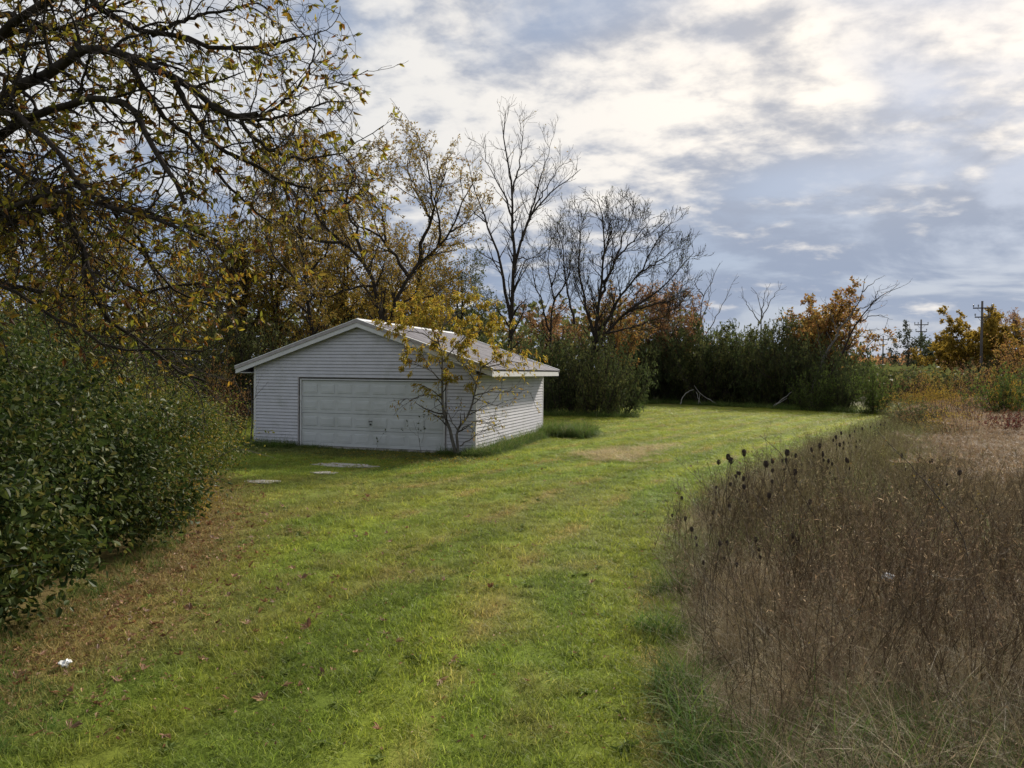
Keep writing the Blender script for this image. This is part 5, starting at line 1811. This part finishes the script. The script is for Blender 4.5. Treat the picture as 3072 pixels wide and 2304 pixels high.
# the small litter nobody could count
n = 5200
y = R.uniform(4.8, 17, n)
x = hedge_x(y) + np.abs(R.normal(0, .75, n)) - .3
c = np.stack([x, y, ground_z(x, y) + R.uniform(.012, .045, n)], 1)
ln = R.uniform(.02, .06, n)
d = R.normal(size=(n, 3)) * np.array([1, 1, .25])
V1, F1 = leaves_geo(c, d, R.normal(0, .4, (n, 3)) + Z3(1), ln, ln * .5, .2, .2, True)
n = 2600                                              # specks of leaf all over the near lawn
y = R.uniform(4.6, 20, n)
x = hedge_x(np.minimum(y, 17)) + (edge_x(y) - hedge_x(np.minimum(y, 17))) * R.random(n) ** 1.3
c = np.stack([x, y, ground_z(x, y) + R.uniform(.02, .05, n)], 1)
ln = R.uniform(.018, .05, n)
Va, Fa = leaves_geo(c, R.normal(size=(n, 3)) * np.array([1, 1, .3]), R.normal(0, .4, (n, 3)) + Z3(1), ln, ln * .45, .2, .2, True)
V1, F1 = np.concatenate([V1, Va]), np.concatenate([F1, Fa + len(V1)])
n = 900                                               # yellow leaves shed by the small tree
aa, bb = R.normal(-1.2, 2.2, n), -np.abs(R.normal(0, 1.8, n)) - .2
gx, gy = gworld(aa, bb)
c = np.stack([gx, gy, ground_z(gx, gy) + .035], 1)
ln = R.uniform(.04, .08, n)
V2, F2 = leaves_geo(c, R.normal(size=(n, 3)) * np.array([1, 1, .2]), R.normal(0, .4, (n, 3)) + Z3(1), ln, ln * .5, .2, .2, True)
V, F, mi = merge([(V1, F1, 0), (V2, F2, 1)])
tag(link('leaf_litter', mesh_np('leaf_litter', V, F, [L_FALL, L_YELLOW], False, mi)), 'thin scatter of small shed leaves beside hedge and garage', 'leaf litter', kind='stuff')

# dead branches leaning at the thicket
def dead_branch(label, pls, Y, r):
    zz = lambda x, y: at((1950 + x / 1.9715) * .72, (750 + y / 1.9715) * .72, Y)
    polys = [np.array([zz(*q) for q in pl]) for pl in pls]
    dz = min(p[:, 2].min() for p in polys)
    polys = [p - Z3(max(dz, 0)) for p in polys]
    b = polys[0][0].copy()
    b[2] = 0
    m = limbs([p - b for p in polys], [r] * len(polys), 10, .45, np.random.default_rng(3), .02)
    V, F = tubes([(m, 5)])
    o = link('dead_branch', mesh_np('dead_branch', V, F, M_DEAD, True), None, tuple(b))
    tag(o, label, 'dead branch')


dead_branch('pale dead branch with splayed stems leaning on the dark thicket', [[(410, 890), (340, 850), (290, 815), (262, 775)], [(180, 885), (205, 830), (240, 805), (265, 800)], [(312, 888), (290, 860), (275, 810)], [(285, 885), (292, 850), (296, 820)]], 56.5, .042)
dead_branch('forked pale dead branch slanting against the thicket farther along', [[(715, 890), (770, 845), (840, 795)], [(735, 880), (780, 850), (815, 830)]], 52.0, .04)

# utility poles
def pole(label, u, vtop, Y):
    top = at(u, vtop, Y)
    h = top[2]
    root = empty('utility_pole', (top[0], Y, 0), math.radians(-18))
    tag(root, label, 'utility pole', 'utility poles across the field')
    V, F = tubes([((np.array([[(0, 0, -.2), (0, 0, h * .5), (0, 0, h - .02), (0, 0, h)]]), np.array([[.17, .145, .115, .01]])), 10)])
    link('post', mesh_np('post', V, F, M_POLE, True), root)
    for (zz, hw) in ((h - .87, 1.0), (h - 1.95, .8)):
        arm = link('crossarm', boxes_mesh('crossarm', [(-hw, hw, -.24, -.13, zz - .07, zz + .07)], M_POLE), root)
        for q in (-.95, -.45, .95) if hw > .9 else (-.95, .95):
            V, F = tubes([((np.array([[(q * hw, -.185, zz + .07), (q * hw, -.185, zz + .16), (q * hw, -.185, zz + .22), (q * hw, -.185, zz + .42), (q * hw, -.185, zz + .44)]]), np.array([[.025, .025, .08, .07, .01]])), 8)])
            link('insulator', mesh_np('insulator', V, F, M_INSUL, True), arm)
        for sg in (-1, 1):
            V, F = tubes([(limbs([[(sg * hw * .55, -.185, zz - .06), (sg * hw * .28, -.18, zz - .4), (0, -.15, zz - .55)]], [.02], 4, 1), 4)])
            link('brace', mesh_np('brace', V, F, M_METAL), arm)
    return root


pole('nearest tall wooden utility pole with two crossarms before the golden trees', 2122, 650, 88)
pole('second wooden utility pole rising beside the dark far tree', 1990, 690, 118)
pole('farthest thin utility pole above the end of the thicket', 1908, 725, 162)

# bare sapling by the garage's left corner, and two young weeds by the door
def sapling(name, label, base, polys, r, seed, leaf=None):
    R = np.random.default_rng(seed)
    m = limbs([np.asarray(p, float) for p in polys], [r] + [r * .5] * (len(polys) - 1), 9, .3, R, .008)
    a = spawn(m, 4.0, .3, 1, 40, (.15, .5), 5, .13, (0, 0, .2), .55, .003, R)
    lf = leaves_on(a, leaf[0], leaf[1], leaf[2], R, .2, .3, .8, True) if leaf else None
    make_tree(name, tuple(base), label, 'sapling', [(m, 6)], [(a, 3)], lf, M_BARKG, M_TWIG, leaf[3] if leaf else None)


gx, gy = gworld(-GW + .02, -.5)
sapling('bare_sapling', 'thin bare sapling in front of the garage left corner', (gx, gy, 0),
        [[(0, 0, -.02), (.05, 0, .5), (.12, 0, 1.0), (.35, 0, 1.55), (.75, .05, 2.0)], [(.12, 0, 1.0), (.15, 0, 1.4), (.08, 0, 1.9)], [(.35, 0, 1.55), (.40, 0, 1.9), (.55, 0, 2.25)]], .014, 1)
gx, gy = gworld(-GW - .55, .6)
sapling('bare_sapling', 'twin stemmed reddish sapling standing just left of the garage', (gx, gy, 0),
        [[(0, 0, -.02), (.03, 0, .6), (0, .05, 1.3), (-.1, .1, 2.1)], [(.18, .1, -.02), (.2, .1, .7), (.25, .1, 1.4), (.3, .05, 2.3)], [(0, .05, 1.0), (-.3, 0, 1.5), (-.6, 0, 2.2)], [(.2, .1, .8), (.0, .1, 1.4), (-.2, .1, 1.9)]], .030, 2, (2.2, (.04, .08), (.025, .04), L_RUST))
gx, gy = gworld(-3.05, -.28)
sapling('door_weed', 'small dark leafed weed growing against the garage door', (gx, gy, 0), [[(0, 0, -.02), (.02, 0, .2), (.0, 0, .42)], [(0, 0, .2), (.1, 0, .34), (.16, 0, .4)]], .006, 3, (2.5, (.06, .11), (.04, .06), L_DARK))
gx, gy = gworld(-1.55, -.35)
sapling('door_weed', 'tall dark leafed weed between garage door and yellow tree', (gx, gy, 0), [[(0, 0, -.02), (-.1, 0, .5), (-.25, 0, .95)], [(-.1, 0, .5), (-.4, 0, .7), (-.65, 0, .75)], [(0, 0, .3), (.1, 0, .8), (.05, 0, 1.2)]], .008, 4, (2.4, (.06, .10), (.035, .05), L_DARK))

for o in COL.objects:
    if o.parent is not None and o.name.split('.')[0] in ('twigs', 'foliage', 'stems', 'shoot_leaves', 'side_stems', 'dry_leaves'):
        o['kind'] = 'stuff'
